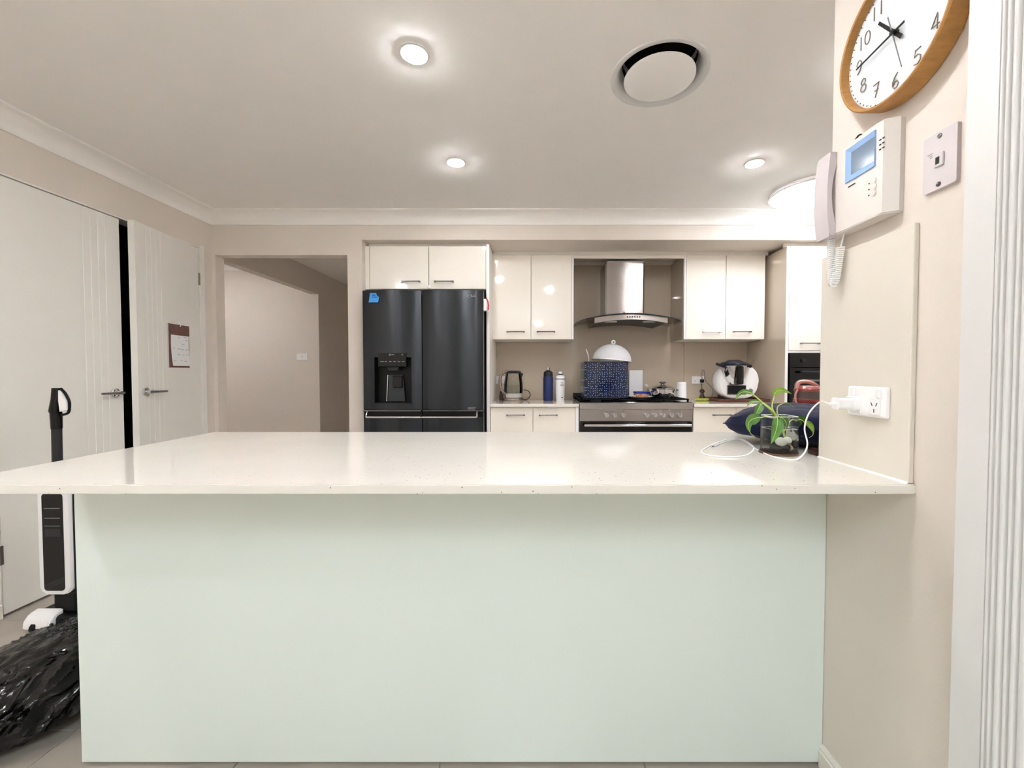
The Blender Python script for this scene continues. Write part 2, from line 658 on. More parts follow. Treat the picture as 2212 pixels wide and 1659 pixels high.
struct(MB().box(-5.0, HX - 0.1, YW, 5.2, 2.50, 2.54).build('ceiling_far_room', 'ceiling'))


# cornices
def cove(d=0.085):
    pts = [(0, 0), (0, -d - 0.008), (0.008, -d - 0.008), (0.012, -d)]
    for i in range(1, 8):
        a = PI / 2 * i / 8
        pts.append((d - (d - 0.012) * math.cos(a), -d + (d - 0.012) * math.sin(a)))
    pts += [(d, -0.012), (d + 0.008, -0.008), (d + 0.008, 0)]
    return pts


prof = cove()
struct(MB().prism([(XL + p, ZC + q) for p, q in prof], 'y', YB, YW).build('trim_2', 'cornice', smooth=True), 'white cove cornice over the pantry doors')
struct(MB().prism([(YW - p, ZC + q) for p, q in prof], 'x', XL, XK).build('trim_3', 'cornice', smooth=True), 'white cove cornice along the bulkhead')
struct(MB().prism([(YB + p, ZC + q) for p, q in prof], 'x', XL, XR).build('trim_4', 'cornice', smooth=True))
struct(MB().prism([(5.18 - p, 2.5 + q) for p, q in prof], 'x', -5.0, HX - 0.1).build('trim_5', 'cornice', smooth=True))
# skirting boards
sk_prof = [(0, 0), (0.012, 0), (0.012, 0.048), (0.009, 0.052), (0.010, 0.060), (0.005, 0.067), (0, 0.067)]
ISL_Y = 1.187
struct(MB().prism([(XR - p, q) for p, q in sk_prof], 'y', 0.74, ISL_Y - 0.001).build('baseboard_right', 'skirting'), 'pale skirting under the breakfast bar')
struct(MB().prism([(XL + p, q) for p, q in sk_prof], 'y', YB, P0).build('baseboard_left', 'skirting'))

# moulded white architrave near the camera
TX = 0.803
yA = TX * 900 / (2072 - 1154)
pr = [(XR, yA + 0.004), (TX + 0.004, yA + 0.004), (TX, yA), (TX, yA - 0.054)]
y = yA - 0.054
for w, h in ((0.009, 0.003), (0.010, 0.004), (0.013, 0.005), (0.010, 0.004), (0.012, 0.005), (0.018, 0.005)):
    pr.append((TX + 0.003, y - 0.0012))
    for k in range(0, 7):
        a = PI * k / 6
        pr.append((TX + 0.001 - h * math.sin(a), y - 0.002 - (w - 0.003) * (1 - math.cos(a)) / 2))
    y -= w
pr += [(TX + 0.003, y - 0.004), (XR, y - 0.004)]
struct(MB().prism(pr, 'z', 0, ZC).build('trim_6', 'trim_white', smooth=True), 'white fluted door architrave beside the clock')

# ================================================================== PANTRY DOORS


def door_leaf(root, width, z1, side):
    """room face at x=0, slab behind; extends from y=0 to side*width, grooves near the free edge"""
    zz0, th = 0.012, 0.037
    gs = [width - d for d in (0.205, 0.165, 0.125, 0.085)]
    pts = [(-th, 0), (0, 0)]
    for g in gs:
        pts += [(0, g - 0.0030), (-0.0020, g - 0.0010), (-0.0020, g + 0.0010), (0, g + 0.0030)]
    pts += [(0, width), (-th, width)]
    MB().prism([(p, q * side) for p, q in pts], 'z', zz0, z1).build('door_leaf', 'door_white', root)


def lever(root, x, y, z, dy):
    ro = MB().lathe([(0.0, 0.0), (0.026, 0.0), (0.026, 0.008), (0.022, 0.011), (0.012, 0.012), (0.011, 0.045), (0.0, 0.046)], (x, y, z), 24, 'x').build('rosette', 'chrome', root, True)
    pts = [(x + 0.045, y - 0.012 * (1 if dy > 0 else -1), z), (x + 0.047, y + dy * 0.3, z), (x + 0.045, y + dy, z)]
    MB().tube(pts, [0.009, 0.0075, 0.0065], 10).build('lever', 'chrome_dark', ro, True)


d1 = struct_empty('door_1', (XL + 0.002, P0 + 0.010, 0), label='pantry door behind the stick vacuum, shut')
door_leaf(d1, 0.597, PT - 0.014, 1)
hz = atx(262, 848, XL).z
lever(d1, 0, 0.597 - 0.052, hz, -0.115)
for z in (0.25, 1.85):
    MB().box(-0.004, 0.006, -0.012, 0.004, z, z + 0.09, 0.002).build('hinge', 'chrome_dark', d1)
d2 = struct_empty('door_2', (XL + 0.004, P1 - 0.016, 0), 0.0, label='pantry door standing slightly ajar, calendar hung on it')
ANG = math.asin(0.078 / 0.578)
d2.rotation_euler = (0, 0, ANG)
door_leaf(d2, 0.578, PT - 0.014, -1)
lever(d2, 0, -(0.578 - 0.052), hz, 0.115)
for z in (0.25, 1.80):
    MB().box(-0.004, 0.010, -0.004, 0.014, z, z + 0.09, 0.002).build('hinge', 'kettle_brown', d2)


def door2(px, py, off=0.0):
    """pixel on the ajar door's face -> world"""
    u, yy, zz = ray(px, py)
    n = Vector((math.cos(ANG), math.sin(ANG), 0))
    h = Vector(d2.location) + n * off
    t = (h - Vector((0, 0, CAM_H))).dot(n) / Vector((u, yy, zz)).dot(n)
    return Vector((0, 0, CAM_H)) + Vector((u, yy, zz)) * t


# calendar on the ajar door
cc = door2(386, 748)
cal = thing('wall_calendar', 'brown-topped paper calendar hanging on the ajar pantry door', 'calendar', tuple(cc), ANG)
CW, CH = 0.200, 0.295
MB().box(0.001, 0.004, -CW / 2, CW / 2, -CH / 2, CH / 2).build('backing', 'brown_card', cal)
pg = MB()
pg.grid([[(0.006 + 0.020 * ((0.5 - v) ** 2), -CW / 2 + 0.012 + (CW - 0.026) * u + 0.014 * (1 - v), -CH / 2 + 0.012 + (CH * 0.75 - 0.012) * v) for u in (0, 0.25, 0.5, 0.75, 1)] for v in [i / 8 for i in range(9)]])
pgo = pg.build('page', 'paper', cal, True)
MB().box(0.004, 0.007, -CW / 2, CW / 2, CH / 2 - 0.07, CH / 2, 0.001).build('header', 'brown_card', cal)
MB().box(0.001, 0.004, -CW / 2 - 0.012, -CW / 2, -CH / 2 + 0.002, CH / 2 - 0.004).build('binding', 'trim_white', cal)
mb = MB()
for (u, v, w) in ((.78, .86, .16), (.62, .72, .12), (.08, .57, .08), (.36, .56, .10), (.52, .55, .08), (.60, .54, .10), (.78, .54, .20), (.36, .37, .08),
                  (.64, .37, .05), (.78, .37, .18), (.10, .17, .10), (.48, .19, .05), (.66, .16, .14), (.70, .95, .2), (.4, .93, .1)):
    y0 = -CW / 2 + 0.012 + (CW - 0.026) * u + 0.014 * (1 - v)
    z0 = -CH / 2 + 0.012 + (CH * 0.75 - 0.012) * v
    xx = 0.0072 + 0.020 * ((0.5 - v) ** 2)
    pts = [(xx, y0 + w * 0.17 * k / 6, z0 + random.uniform(-0.004, 0.004)) for k in range(7)]
    mb.tube(pts, 0.0009, 4)
mb.build('handwriting', 'ink_grey', pgo)
mb = MB().tube([(0.002, 0.0, CH / 2 + 0.014), (0.014, 0.0, CH / 2 + 0.006), (0.016, 0.0, CH / 2 - 0.006), (0.010, 0.0, CH / 2 - 0.012)], 0.003, 6)
mb.box(0.0, 0.003, -0.008, 0.008, CH / 2 - 0.004, CH / 2 + 0.022)
mb.build('hook', 'white_plastic', cal)

# ================================================================== CEILING FITTINGS
av = thing('air_vent', 'round white ceiling air vent with raised centre disc', 'vent', (VENT[0], VENT[1], ZC))
MB().lathe([(0.200, 0.0), (0.198, -0.006), (0.188, -0.008), (0.176, -0.002), (0.162, 0.018), (0.152, 0.05), (0.148, 0.10)], n=56, cap=False).build('flange', 'trim_white', av, True)
MB().lathe([(0.0, 0.13), (0.150, 0.13), (0.150, 0.05)], n=40, cap=False).build('duct', 'black_matte', av)
MB().lathe([(0.0, -0.018), (0.138, -0.018), (0.143, -0.015), (0.143, -0.009), (0.134, -0.004), (0.0, -0.004)], n=56).build('centre_disc', 'ceiling', av, True)
MB().lathe([(0.012, -0.004), (0.012, 0.13)], n=12).build('stem', 'black_matte', av)


def downlight(x, y, label, z=ZC):
    t = thing('downlight', label, 'downlight', (x, y, z), group='recessed ceiling downlights')
    MB().lathe([(0.058, 0.0), (0.057, -0.005), (0.050, -0.007), (0.044, -0.003)], n=28, cap=False).build('trim_ring', 'trim_white', t, True)
    MB().lathe([(0.045, -0.004), (0.038, -0.010), (0.022, -0.014), (0.0, -0.015)], n=20, cap=False).build('lens', 'lamp_warm', t)


p = atz(895, 115, ZC)
downlight(p.x, p.y, 'glowing downlight nearest the camera, high above the benchtop')
p2 = atz(985, 350, ZC)
downlight(p2.x, p2.y, 'glowing downlight in the ceiling in front of the fridge')
p3 = atz(1630, 352, ZC)
downlight(p3.x, p3.y, 'glowing downlight just in front of the round ceiling light')
LAB_ = {(0.22, 0.92): 'above the breakfast stools', (-1.75, -0.35): 'beside the skylight, kitchen end', (-1.75, -2.5): 'beside the skylight, far end',
        (0.1, -3.3): 'behind the skylight', (-1.85, p.y - 0.88): 'over the garbage bag', (p3.x, p.y): 'over the cushion behind the wall end'}
for (x, y) in LAB_:  # unseen lamps: stool one read from the clock shadow, others added for ambient light
    downlight(x, y, 'unseen ceiling downlight %s, outside the picture' % LAB_[(x, y)])
downlight(-3.5, 4.2, 'unseen ceiling downlight lighting the room beyond the hall', 2.5)  # unseen, placed to light the pale far wall
downlight(-4.3, 4.2, 'second unseen downlight added to brighten the room beyond the hall', 2.5)  # unseen, added to brighten that far wall further

oy = thing('ceiling_light', 'large bright round ceiling light by the bulkhead', 'ceiling light', (1.90, 2.86, ZC))
MB().lathe([(0.275, 0.0), (0.275, -0.018), (0.262, -0.024), (0.255, -0.010)], n=48, cap=False).build('rim', 'white_gloss', oy, True)
MB().lathe([(0.256, -0.012), (0.245, -0.030), (0.21, -0.050), (0.15, -0.066), (0.08, -0.075), (0.0, -0.078)], n=48, cap=False).build('diffuser', 'lamp_cool', oy, True)

# ================================================================== ISLAND BENCH
IX0 = -1.322
isl = thing('island_cabinet', 'glossy pale island cabinet under the stone breakfast bar', 'cabinet', (-0.24, 1.45, 0))
ox, oyy = 0.24, -1.45
MB().box(IX0 + ox, XR - 0.001 + ox, ISL_Y + oyy, ISL_Y + 0.018 + oyy, 0.012, BENCH - 0.022, 0.0008, 1).build('front_panel', 'island', isl)
MB().box(IX0 + ox, IX0 + 0.018 + ox, ISL_Y + 0.018 + oyy, 1.70 + oyy, 0.0, BENCH - 0.022).build('end_panel', 'island', isl)
MB().box(IX0 + 0.018 + ox, XR + 0.085 + ox, ISL_Y + 0.030 + oyy, 1.68 + oyy, 0.0, BENCH - 0.022).build('carcass', 'carcass', isl)
mb = MB()
prb = [(-1.330, 0.911), (XR - 0.0008, 0.911), (XR - 0.0008, NIB_END + 0.0015), (1.32, NIB_END + 0.0015), (1.32, 1.727), (-1.330, 1.727)]
mb.prism(prb, 'z', BENCH - 0.0215, BENCH)
bmesh.ops.bevel(mb.bm, geom=[e for e in mb.bm.edges if abs(e.verts[0].co.z - e.verts[1].co.z) < 1e-5], offset=0.0022, segments=2, affect='EDGES')
tag(mb.build('benchtop', 'stone'), 'long speckled cream stone breakfast bar top', 'benchtop')
# glossy splash panel on the nib wall
SPX = 0.829
sp = MB()
zt = 1.478
sp.box(SPX, XR, 0.917, 1.211, BENCH + 0.0005, zt, 0.003)
sp = sp.build('splash_panel', 'panel_beige')
MB().prism([(SPX - 0.004, BENCH + 0.0002), (SPX, BENCH + 0.0002), (SPX, BENCH + 0.0045)], 'y', 0.918, 1.210).build('sealant_bead', 'white_plastic', sp)
tag(sp, 'glossy beige splashback panel on the wall end above the benchtop', 'panel')

# ================================================================== KITCHEN JOINERY
HANDLE_MESHES = {}


def handle(parent, cx, y, cz, L=0.165, m='chrome_dark'):
    """bow handle in front of a door whose face is at local y"""
    h = MB().tube([(cx - L / 2, y - 0.026, cz), (cx + L / 2, y - 0.026, cz)], 0.0048, 8)
    for s in (-1, 1):
        h.box(cx + s * (L / 2 - 0.008) - 0.006, cx + s * (L / 2 - 0.008) + 0.006, y - 0.030, y, cz - 0.007, cz + 0.005, 0.001)
    return h.build('handle', m, parent)


def door_panel(parent, x0, x1, y, z0, z1, m='cream', hx=None, hz=None, name='door', L=0.165):
    d = MB().box(x0 + 0.003, x1 - 0.003, y, y + 0.018, z0, z1, 0.0012, 1).build(name, m, parent)
    if hx is not None:
        handle(d, hx, y, hz, L)
    return d


# cupboard above the fridge
YF = 3.30
x0, x1 = NX + 0.002, -0.378
zt0, zb0 = atd(900, 532, YF).z, atd(900, 625, YF).z
xs_ = atd(926, 570, YF).x
fc = thing('fridge_cupboard', 'two-door cream cupboard above the dark fridge', 'cabinet', ((x0 + x1) / 2, YF + 0.3, zb0))
ox, oyy, oz = -(x0 + x1) / 2, -(YF + 0.3), -zb0
MB().box(x0 + ox, x1 + ox, YF + 0.020 + oyy, YS - 0.004 + oyy, 0, zt0 + oz).build('carcass', 'carcass', fc)
MB().box(x0 + ox, x0 + 0.032 + ox, YF + oyy, YF + 0.018 + oyy, 0, zt0 + oz).build('filler_strip', 'cream', fc)
h1, h2 = atd(888, 609, YF), atd(960, 609, YF)
door_panel(fc, x0 + 0.032 + ox, xs_ + ox, YF + oyy, 0.003, zt0 + oz, 'cream', h1.x + ox, h1.z + oz, L=0.155)
door_panel(fc, xs_ + ox, x1 + ox, YF + oyy, 0.003, zt0 + oz, 'cream', h2.x + ox, h2.z + oz, L=0.155)
MB().lathe([(0.014, 0), (0.014, 0.006), (0.008, 0.009), (0, 0.009)], (0, 0, 0), 16).xf(Matrix.Translation((xs_ + 0.004 + ox, YF - 0.001 + oyy, 0.018)) @ Matrix.Rotation(PI / 2, 4, 'X')).build('latch', 'white_gloss', fc)
struct(MB().box(NX + 0.01, -0.37, YF + 0.05, YF + 0.065, zt0 + 0.001, ZSOF).build('trim_7', 'carcass'), 'pale filler strip above the fridge cupboard')
# tall panel beside the fridge
pan = MB().box(-0.376, -0.352, 3.285, YS - 0.004, 0, zt0 + 0.012, 0.001, 1)
tag(pan.build('fridge_side_panel', 'carcass'), 'tall white gable panel between fridge and kettle bench', 'panel')

# wall cupboards either side of the rangehood
YU = 3.55


def wall_cupboard(label, pxa, pxm, pxb, hpx, extra_side):
    xa, xm, xb = atd(pxa, 640, YU).x, atd(pxm, 640, YU).x, atd(pxb, 640, YU).x
    z1, z0 = atd(1150, 551, YU).z, atd(1150, 733, YU).z
    t = thing('wall_cupboard', label, 'cabinet', ((xa + xb) / 2, YU + 0.17, z0))
    ox, oyy, oz = -(xa + xb) / 2, -(YU + 0.17), -z0
    MB().box(xa + ox, xb + ox, YU + 0.020 + oyy, YS - 0.014 + oyy, 0, z1 + oz).build('carcass', 'carcass', t)
    e0, e1 = (xb - 0.016, xb) if extra_side > 0 else (xa, xa + 0.016)
    MB().box(e0 + ox, e1 + ox, YU + oyy, YU + 0.0195 + oyy, 0, z1 + oz).build('edge_strip', 'white_gloss', t)
    da, db = (xa, xb - 0.016) if extra_side > 0 else (xa + 0.016, xb)
    if extra_side > 0:
        side = MB().box(xb + ox, xb + 0.003 + ox, YU + 0.02 + oyy, YS - 0.014 + oyy, 0, z1 + oz)
    else:
        side = MB().box(xa - 0.003 + ox, xa + ox, YU + 0.02 + oyy, YS - 0.014 + oyy, 0, z1 + oz)
    side.build('side_panel', 'taupe_gloss', t)
    for (a, b, hx) in ((da, xm, hpx[0]), (xm, db, hpx[1])):
        hp = atd(hx, 717, YU)
        door_panel(t, a + ox, b + ox, YU + oyy, 0.002, z1 + oz, 'cream', hp.x + ox, hp.z + oz, L=0.155)
    return t, xa, xb, z0, z1


wc1, ua, ub, uz0, uz1 = wall_cupboard('two-door cream wall cupboard above the kettle and bottles', 1061, 1147, 1239, (1114, 1179), 1)
wc2, uc, ud, _, _ = wall_cupboard('two-door cream wall cupboard above the white food processor', 1478, 1568, 1653, (1536, 1601), -1)
struct(MB().box(-0.35, 1.985, YU + 0.012, YU + 0.03, uz1 + 0.001, ZSOF).build('trim_8', 'carcass'), 'pale filler strip above the wall cupboards')
pel = MB().box(ub + 0.001, uc - 0.001, YU, YU + 0.018, uz1 - 0.028, uz1, 0.001, 1)
tag(pel.build('pelmet_rail', 'cream'), 'thin cream rail joining the wall cupboards above the rangehood', 'rail')

# splashback: glossy taupe panels
XT = 1.985
spl = struct_empty('wall_splashback', (0, YS - 0.012, 0), label='glossy taupe glass splashback behind the stove')
for a, b in ((-0.352, 0.352), (0.354, 1.395), (1.397, XT - 0.001)):
    MB().box(a, b, 0, 0.011, BENCH + 0.0, uz0 + 0.004 if not (0.3 < (a + b) / 2 < 1.3) else uz1, 0.001, 1).build('panel', 'taupe_gloss', spl)

# base cupboards + worktops
YCF = 3.32
RX0, RX1 = 0.3615, 1.262
for (name_l, lab_b, lab_w, xa, xb, splits, hpx) in (
        ('a', 'cream base cupboard below the kettle with two doors', 'short cream worktop carrying the kettle and bottles', -0.350, RX0 - 0.006, [1151], (1114, 1184)),
        ('b', 'cream base cupboard below the white food processor', 'short cream worktop carrying the white food processor', RX1 + 0.006, XT - 0.001, [1590], (1558, 1625))):
    t = thing('base_cupboard', lab_b, 'cabinet', ((xa + xb) / 2, 3.6, 0))
    ox, oyy = -(xa + xb) / 2, -3.6
    MB().box(xa + ox, xb + ox, YCF + 0.02 + oyy, YS - 0.014 + oyy, 0.1, BENCH - 0.0265).build('carcass', 'carcass', t)
    MB().box(xa + ox, xb + ox, YCF + 0.06 + oyy, YCF + 0.075 + oyy, 0.0, 0.1).build('kickboard', 'carcass', t)
    xm = atd(splits[0], 900, YCF).x
    if name_l == 'a':
        MB().box(xb - 0.026 + ox, xb + ox, YCF + oyy, YCF + 0.02 + oyy, 0.1, BENCH - 0.027).build('end_strip', 'white_gloss', t)
        ends = (xa, xm, xb - 0.027)
    else:
        ends = (xa, xm, xb)
    for k in (0, 1):
        hp = atd(hpx[k], 896, YCF)
        dr = door_panel(t, ends[k] + ox, ends[k + 1] + ox, YCF + oyy, 0.105, BENCH - 0.030, 'cream_low', hp.x + ox, hp.z + oyy * 0, L=0.150)
    if name_l == 'a':
        q = atd(1193, 880, YCF)
        MB().box(q.x - 0.042 + ox, q.x + 0.042 + ox, YCF - 0.008 + oyy, YCF + oyy, q.z - 0.011, q.z + 0.011, 0.004).build('latch', 'white_gloss', t)
    w = MB().box(xa, xb, 3.295, YS - 0.0125, BENCH - 0.0255, BENCH, 0.0018)
    tag(w.build('worktop', 'stone'), lab_w, 'worktop')

# tall oven cabinet
tx0, tx1 = XT, XK - 0.003
oz0, oz1 = 0.55, atd(1730, 762, YF).z
tz1 = atd(1730, 532, YF).z
dzb = atd(1730, 757, YF).z
tc = thing('oven_cabinet', 'tall glossy cream cabinet housing the black oven', 'cabinet', ((tx0 + tx1) / 2, 3.6, 0))
ox, oyy = -(tx0 + tx1) / 2, -3.6
MB().box(tx0 + ox, tx0 + 0.018 + ox, YF + oyy, YS - 0.002 + oyy, 0, tz1, 0.001, 1).build('side_panel', 'taupe_gloss', tc)
MB().box(tx0 - 0.001 + ox, tx0 + 0.020 + ox, YF - 0.003 + oyy, YF + oyy, 0, tz1).build('edge_strip', 'white_gloss', tc)
MB().box(tx1 - 0.018 + ox, tx1 + ox, YF + oyy, YS - 0.002 + oyy, 0, tz1).build('side_panel', 'carcass', tc)
MB().box(tx0 + 0.018 + ox, tx1 - 0.018 + ox, YF + 0.02 + oyy, YS - 0.002 + oyy, oz1 + 0.008, tz1).build('carcass', 'carcass', tc)
MB().box(tx0 + 0.018 + ox, tx1 - 0.018 + ox, YF + 0.02 + oyy, YS - 0.002 + oyy, 0.0, oz0).build('carcass', 'carcass', tc)
MB().box(tx0 + 0.018 + ox, tx1 - 0.018 + ox, YF + 0.0 + oyy, YF + 0.02 + oyy, oz1, dzb - 0.003).build('rail', 'white_gloss', tc)
hp = atd(1745, 742, YF)
door_panel(tc, tx0 + 0.022 + ox, tx1 - 0.004 + ox, YF - 0.002 + oyy, dzb, tz1, 'cream', hp.x + ox + 0.01, hp.z, L=0.155)
door_panel(tc, tx0 + 0.022 + ox, tx1 - 0.004 + ox, YF - 0.002 + oyy, 0.1, oz0 - 0.01, 'cream', 0, oz0 - 0.06, L=0.155)
struct(MB().box(XT - 0.004, XK, YF + 0.03, YF + 0.05, tz1 + 0.001, ZSOF).build('trim_9', 'carcass'), 'pale filler strip above the oven cabinet')
# built-in oven
ov = thing('built_in_oven', 'black built-in wall oven behind the pink bottle', 'oven', ((tx0 + tx1) / 2, YF + 0.25, oz0 + 0.001))
a, b = -0.288, 0.288
H = oz1 - oz0 - 0.003
MB().box(a, b, -0.23, 0.28, 0, H).build('body', 'black', ov)
MB().box(a, b, -0.262, -0.231, H - 0.115, H, 0.003).build('control_panel', 'black_gloss', ov)
dr = MB().box(a, b, -0.266, -0.231, 0.004, H - 0.119, 0.003).build('oven_door', 'black_gloss', ov)
fr = MB()
o_, i_ = rounded(0.50, H - 0.25, 0.05, 6, 0, (H - 0.20) / 2 + 0.015), rounded(0.47, H - 0.28, 0.04, 6, 0, (H - 0.20) / 2 + 0.015)
V1 = [fr.bm.verts.new((p[0], -0.2675, p[1])) for p in o_]
V2 = [fr.bm.verts.new((p[0], -0.2675, p[1])) for p in i_]
for k in range(len(V1)):
    j = (k + 1) % len(V1)
    fr.bm.faces.new((V1[k], V1[j], V2[j], V2[k]))
fr.build('window_frame', 'mid_grey', dr)
hb = MB().tube([(-0.22, -0.305, H - 0.150), (0.22, -0.305, H - 0.150)], 0.008, 10)
for s in (-1, 1):
    hb.box(s * 0.2 - 0.008, s * 0.2 + 0.008, -0.305, -0.266, H - 0.158, H - 0.142)
hb.build('handle', 'dark_grey', dr, True)
MB().lathe([(0.016, 0), (0.014, 0.018), (0, 0.018)], (0, 0, 0), 16).xf(Matrix.Translation((-0.18, -0.262, H - 0.06)) @ Matrix.Rotation(PI / 2, 4, 'X')).build('knob', 'dark_grey', ov)
MB().lathe([(0.016, 0), (0.014, 0.018), (0, 0.018)], (0, 0, 0), 16).xf(Matrix.Translation((0.18, -0.262, H - 0.06)) @ Matrix.Rotation(PI / 2, 4, 'X')).build('knob', 'dark_grey', ov)

# ================================================================== FRIDGE
FY = 3.133
fx0, fx1 = -1.297, -0.386
fcx = (fx0 + fx1) / 2
fz1 = atd(900, 626, FY).z
fsp = atd(909, 700, FY).x - fcx
fzm = atd(900, 887, FY).z
fr = thing('fridge', 'dark steel four-door fridge with ice dispenser', 'fridge', (fcx, FY, 0))
fa, fb = fx0 - fcx, fx1 - fcx


def curved_door(x0, x1, z0, z1, bulge=0.026, hole=None, th=0.075, n=14):
    """door with slightly bowed front; local y=0 at the most forward line; hole=(hx0,hx1,hz0,hz1,depth)"""
    mb = MB()
    w = x1 - x0
    cuts = [x0 + w * i / n for i in range(n + 1)]
    if hole:
        cuts = sorted(cuts + [hole[0], hole[1]])
    r = 0.012

    def fy(x):
        u = (x - (x0 + x1) / 2) / (w / 2)
        e = min(x - x0, x1 - x)
        edge = 0.006 * max(0, 1 - e / r) ** 2
        return bulge * u * u + edge
    for a, b in zip(cuts, cuts[1:]):
        if b - a < 1e-6:
            continue
        spans = [(z0, z1)]
        if hole and a >= hole[0] - 1e-6 and b <= hole[1] + 1e-6:
            spans = [(z0, hole[2]), (hole[3], z1)]
        for s0, s1 in spans:
            mb.quad((a, fy(a), s0), (b, fy(b), s0), (b, fy(b), s1), (a, fy(a), s1))
            mb.quad((a, th, s0), (a, th, s1), (b, th, s1), (b, th, s0))
            mb.quad((a, fy(a), s0), (a, th, s0), (b, th, s0), (b, fy(b), s0))
            mb.quad((a, fy(a), s1), (b, fy(b), s1), (b, th, s1), (a, th, s1))
    mb.quad((x0, fy(x0), z0), (x0, fy(x0), z1), (x0, th, z1), (x0, th, z0))
    mb.quad((x1, fy(x1), z0), (x1, th, z0), (x1, th, z1), (x1, fy(x1), z1))
    bmesh.ops.remove_doubles(mb.bm, verts=mb.bm.verts[:], dist=1e-5)
    return mb, fy


MB().box(fa + 0.004, fb - 0.004, 0.085, 0.70, 0.02, fz1 - 0.02, 0.004).build('body', 'blacksteel_side', fr)
h0, h1 = atd(808, 771, FY), atd(888, 871, FY)
hole = (h0.x - fcx, h1.x - fcx, h1.z, h0.z)
mb, fyl = curved_door(fa, fsp - 0.003, fzm + 0.004, fz1, hole=hole)
dl = mb.build('fridge_door', 'blacksteel', fr, True)
# dispenser
mb = MB()
hx0, hx1, hz0, hz1 = hole
mb.box(hx0, hx1, 0.070, 0.074, hz0, hz1).box(hx0 - 0.002, hx0, 0.004, 0.074, hz0, hz1).box(hx1, hx1 + 0.002, 0.004, 0.074, hz0, hz1)
mb.box(hx0, hx1, 0.006, 0.074, hz0 - 0.002, hz0 + 0.004).box(hx0, hx1, 0.006, 0.074, hz1 - 0.002, hz1)
mb.build('dispenser_recess', 'black', dl)
c0, c1 = atd(817, 763, FY), atd(878, 792, FY)
cp = MB().box(c0.x - fcx, c1.x - fcx, -0.003, 0.030, c1.z, c0.z, 0.002).build('control_panel', 'black_gloss', dl)
mb = MB()
for (px, w) in ((822, 8), (832, 4), (841, 5), (850, 5), (860, 5), (869, 5)):
    q = atd(px, 781, FY)
    mb.box(q.x - fcx, q.x - fcx + w * 0.0034, -0.0042, -0.003, q.z - 0.003, q.z + 0.003)
q = atd(842, 766, FY)
mb.box(q.x - fcx - 0.005, q.x - fcx + 0.008, -0.0042, -0.003, q.z - 0.008, q.z + 0.006).box(q.x - fcx + 0.012, q.x - fcx + 0.035, -0.0042, -0.003, q.z - 0.004, q.z + 0.003)
q = atd(869, 766, FY)
mb.box(q.x - fcx - 0.004, q.x - fcx + 0.006, -0.0042, -0.003, q.z - 0.006, q.z + 0.005)
mb.build('panel_markings', 'mid_grey', cp)
nz0, nz1 = atd(835, 793, FY), atd(861, 800, FY)
MB().prism([(nz0.x - fcx, nz0.z), (nz1.x - fcx, nz0.z), (nz1.x - fcx - 0.012, nz1.z), (nz0.x - fcx + 0.012, nz1.z)], 'y', 0.006, 0.07).build('nozzle', 'dark_grey', dl)
q0, q1 = atd(836, 810, FY), atd(868, 867, FY)
pdl = MB()
pdl.prism([(q0.x - fcx, q0.z), (q1.x - fcx, q0.z), (q1.x - fcx + 0.016, q1.z), (q0.x - fcx - 0.006, q1.z)], 'y', 0.030, 0.068)
pdl = pdl.build('paddle', 'blacksteel', dl)
MB().tube([(q0.x - fcx - 0.002, 0.027, q0.z), (q0.x - fcx - 0.012, 0.024, q1.z)], 0.004, 6).build('chrome_strip', 'chrome', pdl)
q0, q1 = atd(846, 812, FY), atd(867, 838, FY)
MB().box(q0.x - fcx, q1.x - fcx, 0.014, 0.034, q1.z, q0.z, 0.005).build('lever_pad', 'black_gloss', pdl)
mb, fyr = curved_door(fsp + 0.003, fb, fzm + 0.004, fz1)
dr_ = mb.build('fridge_door', 'blacksteel', fr, True)
# emblem and lettering
q = atd(1013, 639, FY)
mb = MB()
lx, lz, ly = q.x - fcx, q.z, fyr(q.x - fcx) - 0.0012
ring = [(lx + 0.011 * math.cos(a), ly, lz + 0.011 * math.sin(a)) for a in [math.radians(20 + 320 * k / 24) for k in range(25)]]
mb.tube(ring, 0.0013, 4)
mb.tube([(lx - 0.001, ly, lz + 0.005), (lx - 0.001, ly, lz - 0.004), (lx + 0.004, ly, lz - 0.004)], 0.0013, 4)
mb.ellipsoid((lx - 0.006, ly, lz + 0.003), 0.0015, 0.001, 0.0015, u=8, v=6)
mb.build('emblem', 'chrome', dr_)
text_obj('LG', 0.024, 'chrome', 'lettering', dr_, Matrix.Translation((lx + 0.032, ly + 0.001, lz)) @ FRONT)
mb = MB()
q = atd(1006, 880, FY)
for k, w in ((0, 0.075), (1, 0.068), (2, 0.072)):
    mb.box(q.x - fcx, q.x - fcx + w, fyr(q.x - fcx + 0.03) - 0.0018, fyr(q.x - fcx + 0.03) + 0.002, q.z - 0.002 - 0.009 * k, q.z + 0.002 - 0.009 * k)
mb.build('fine_print', 'mid_grey', dr_)
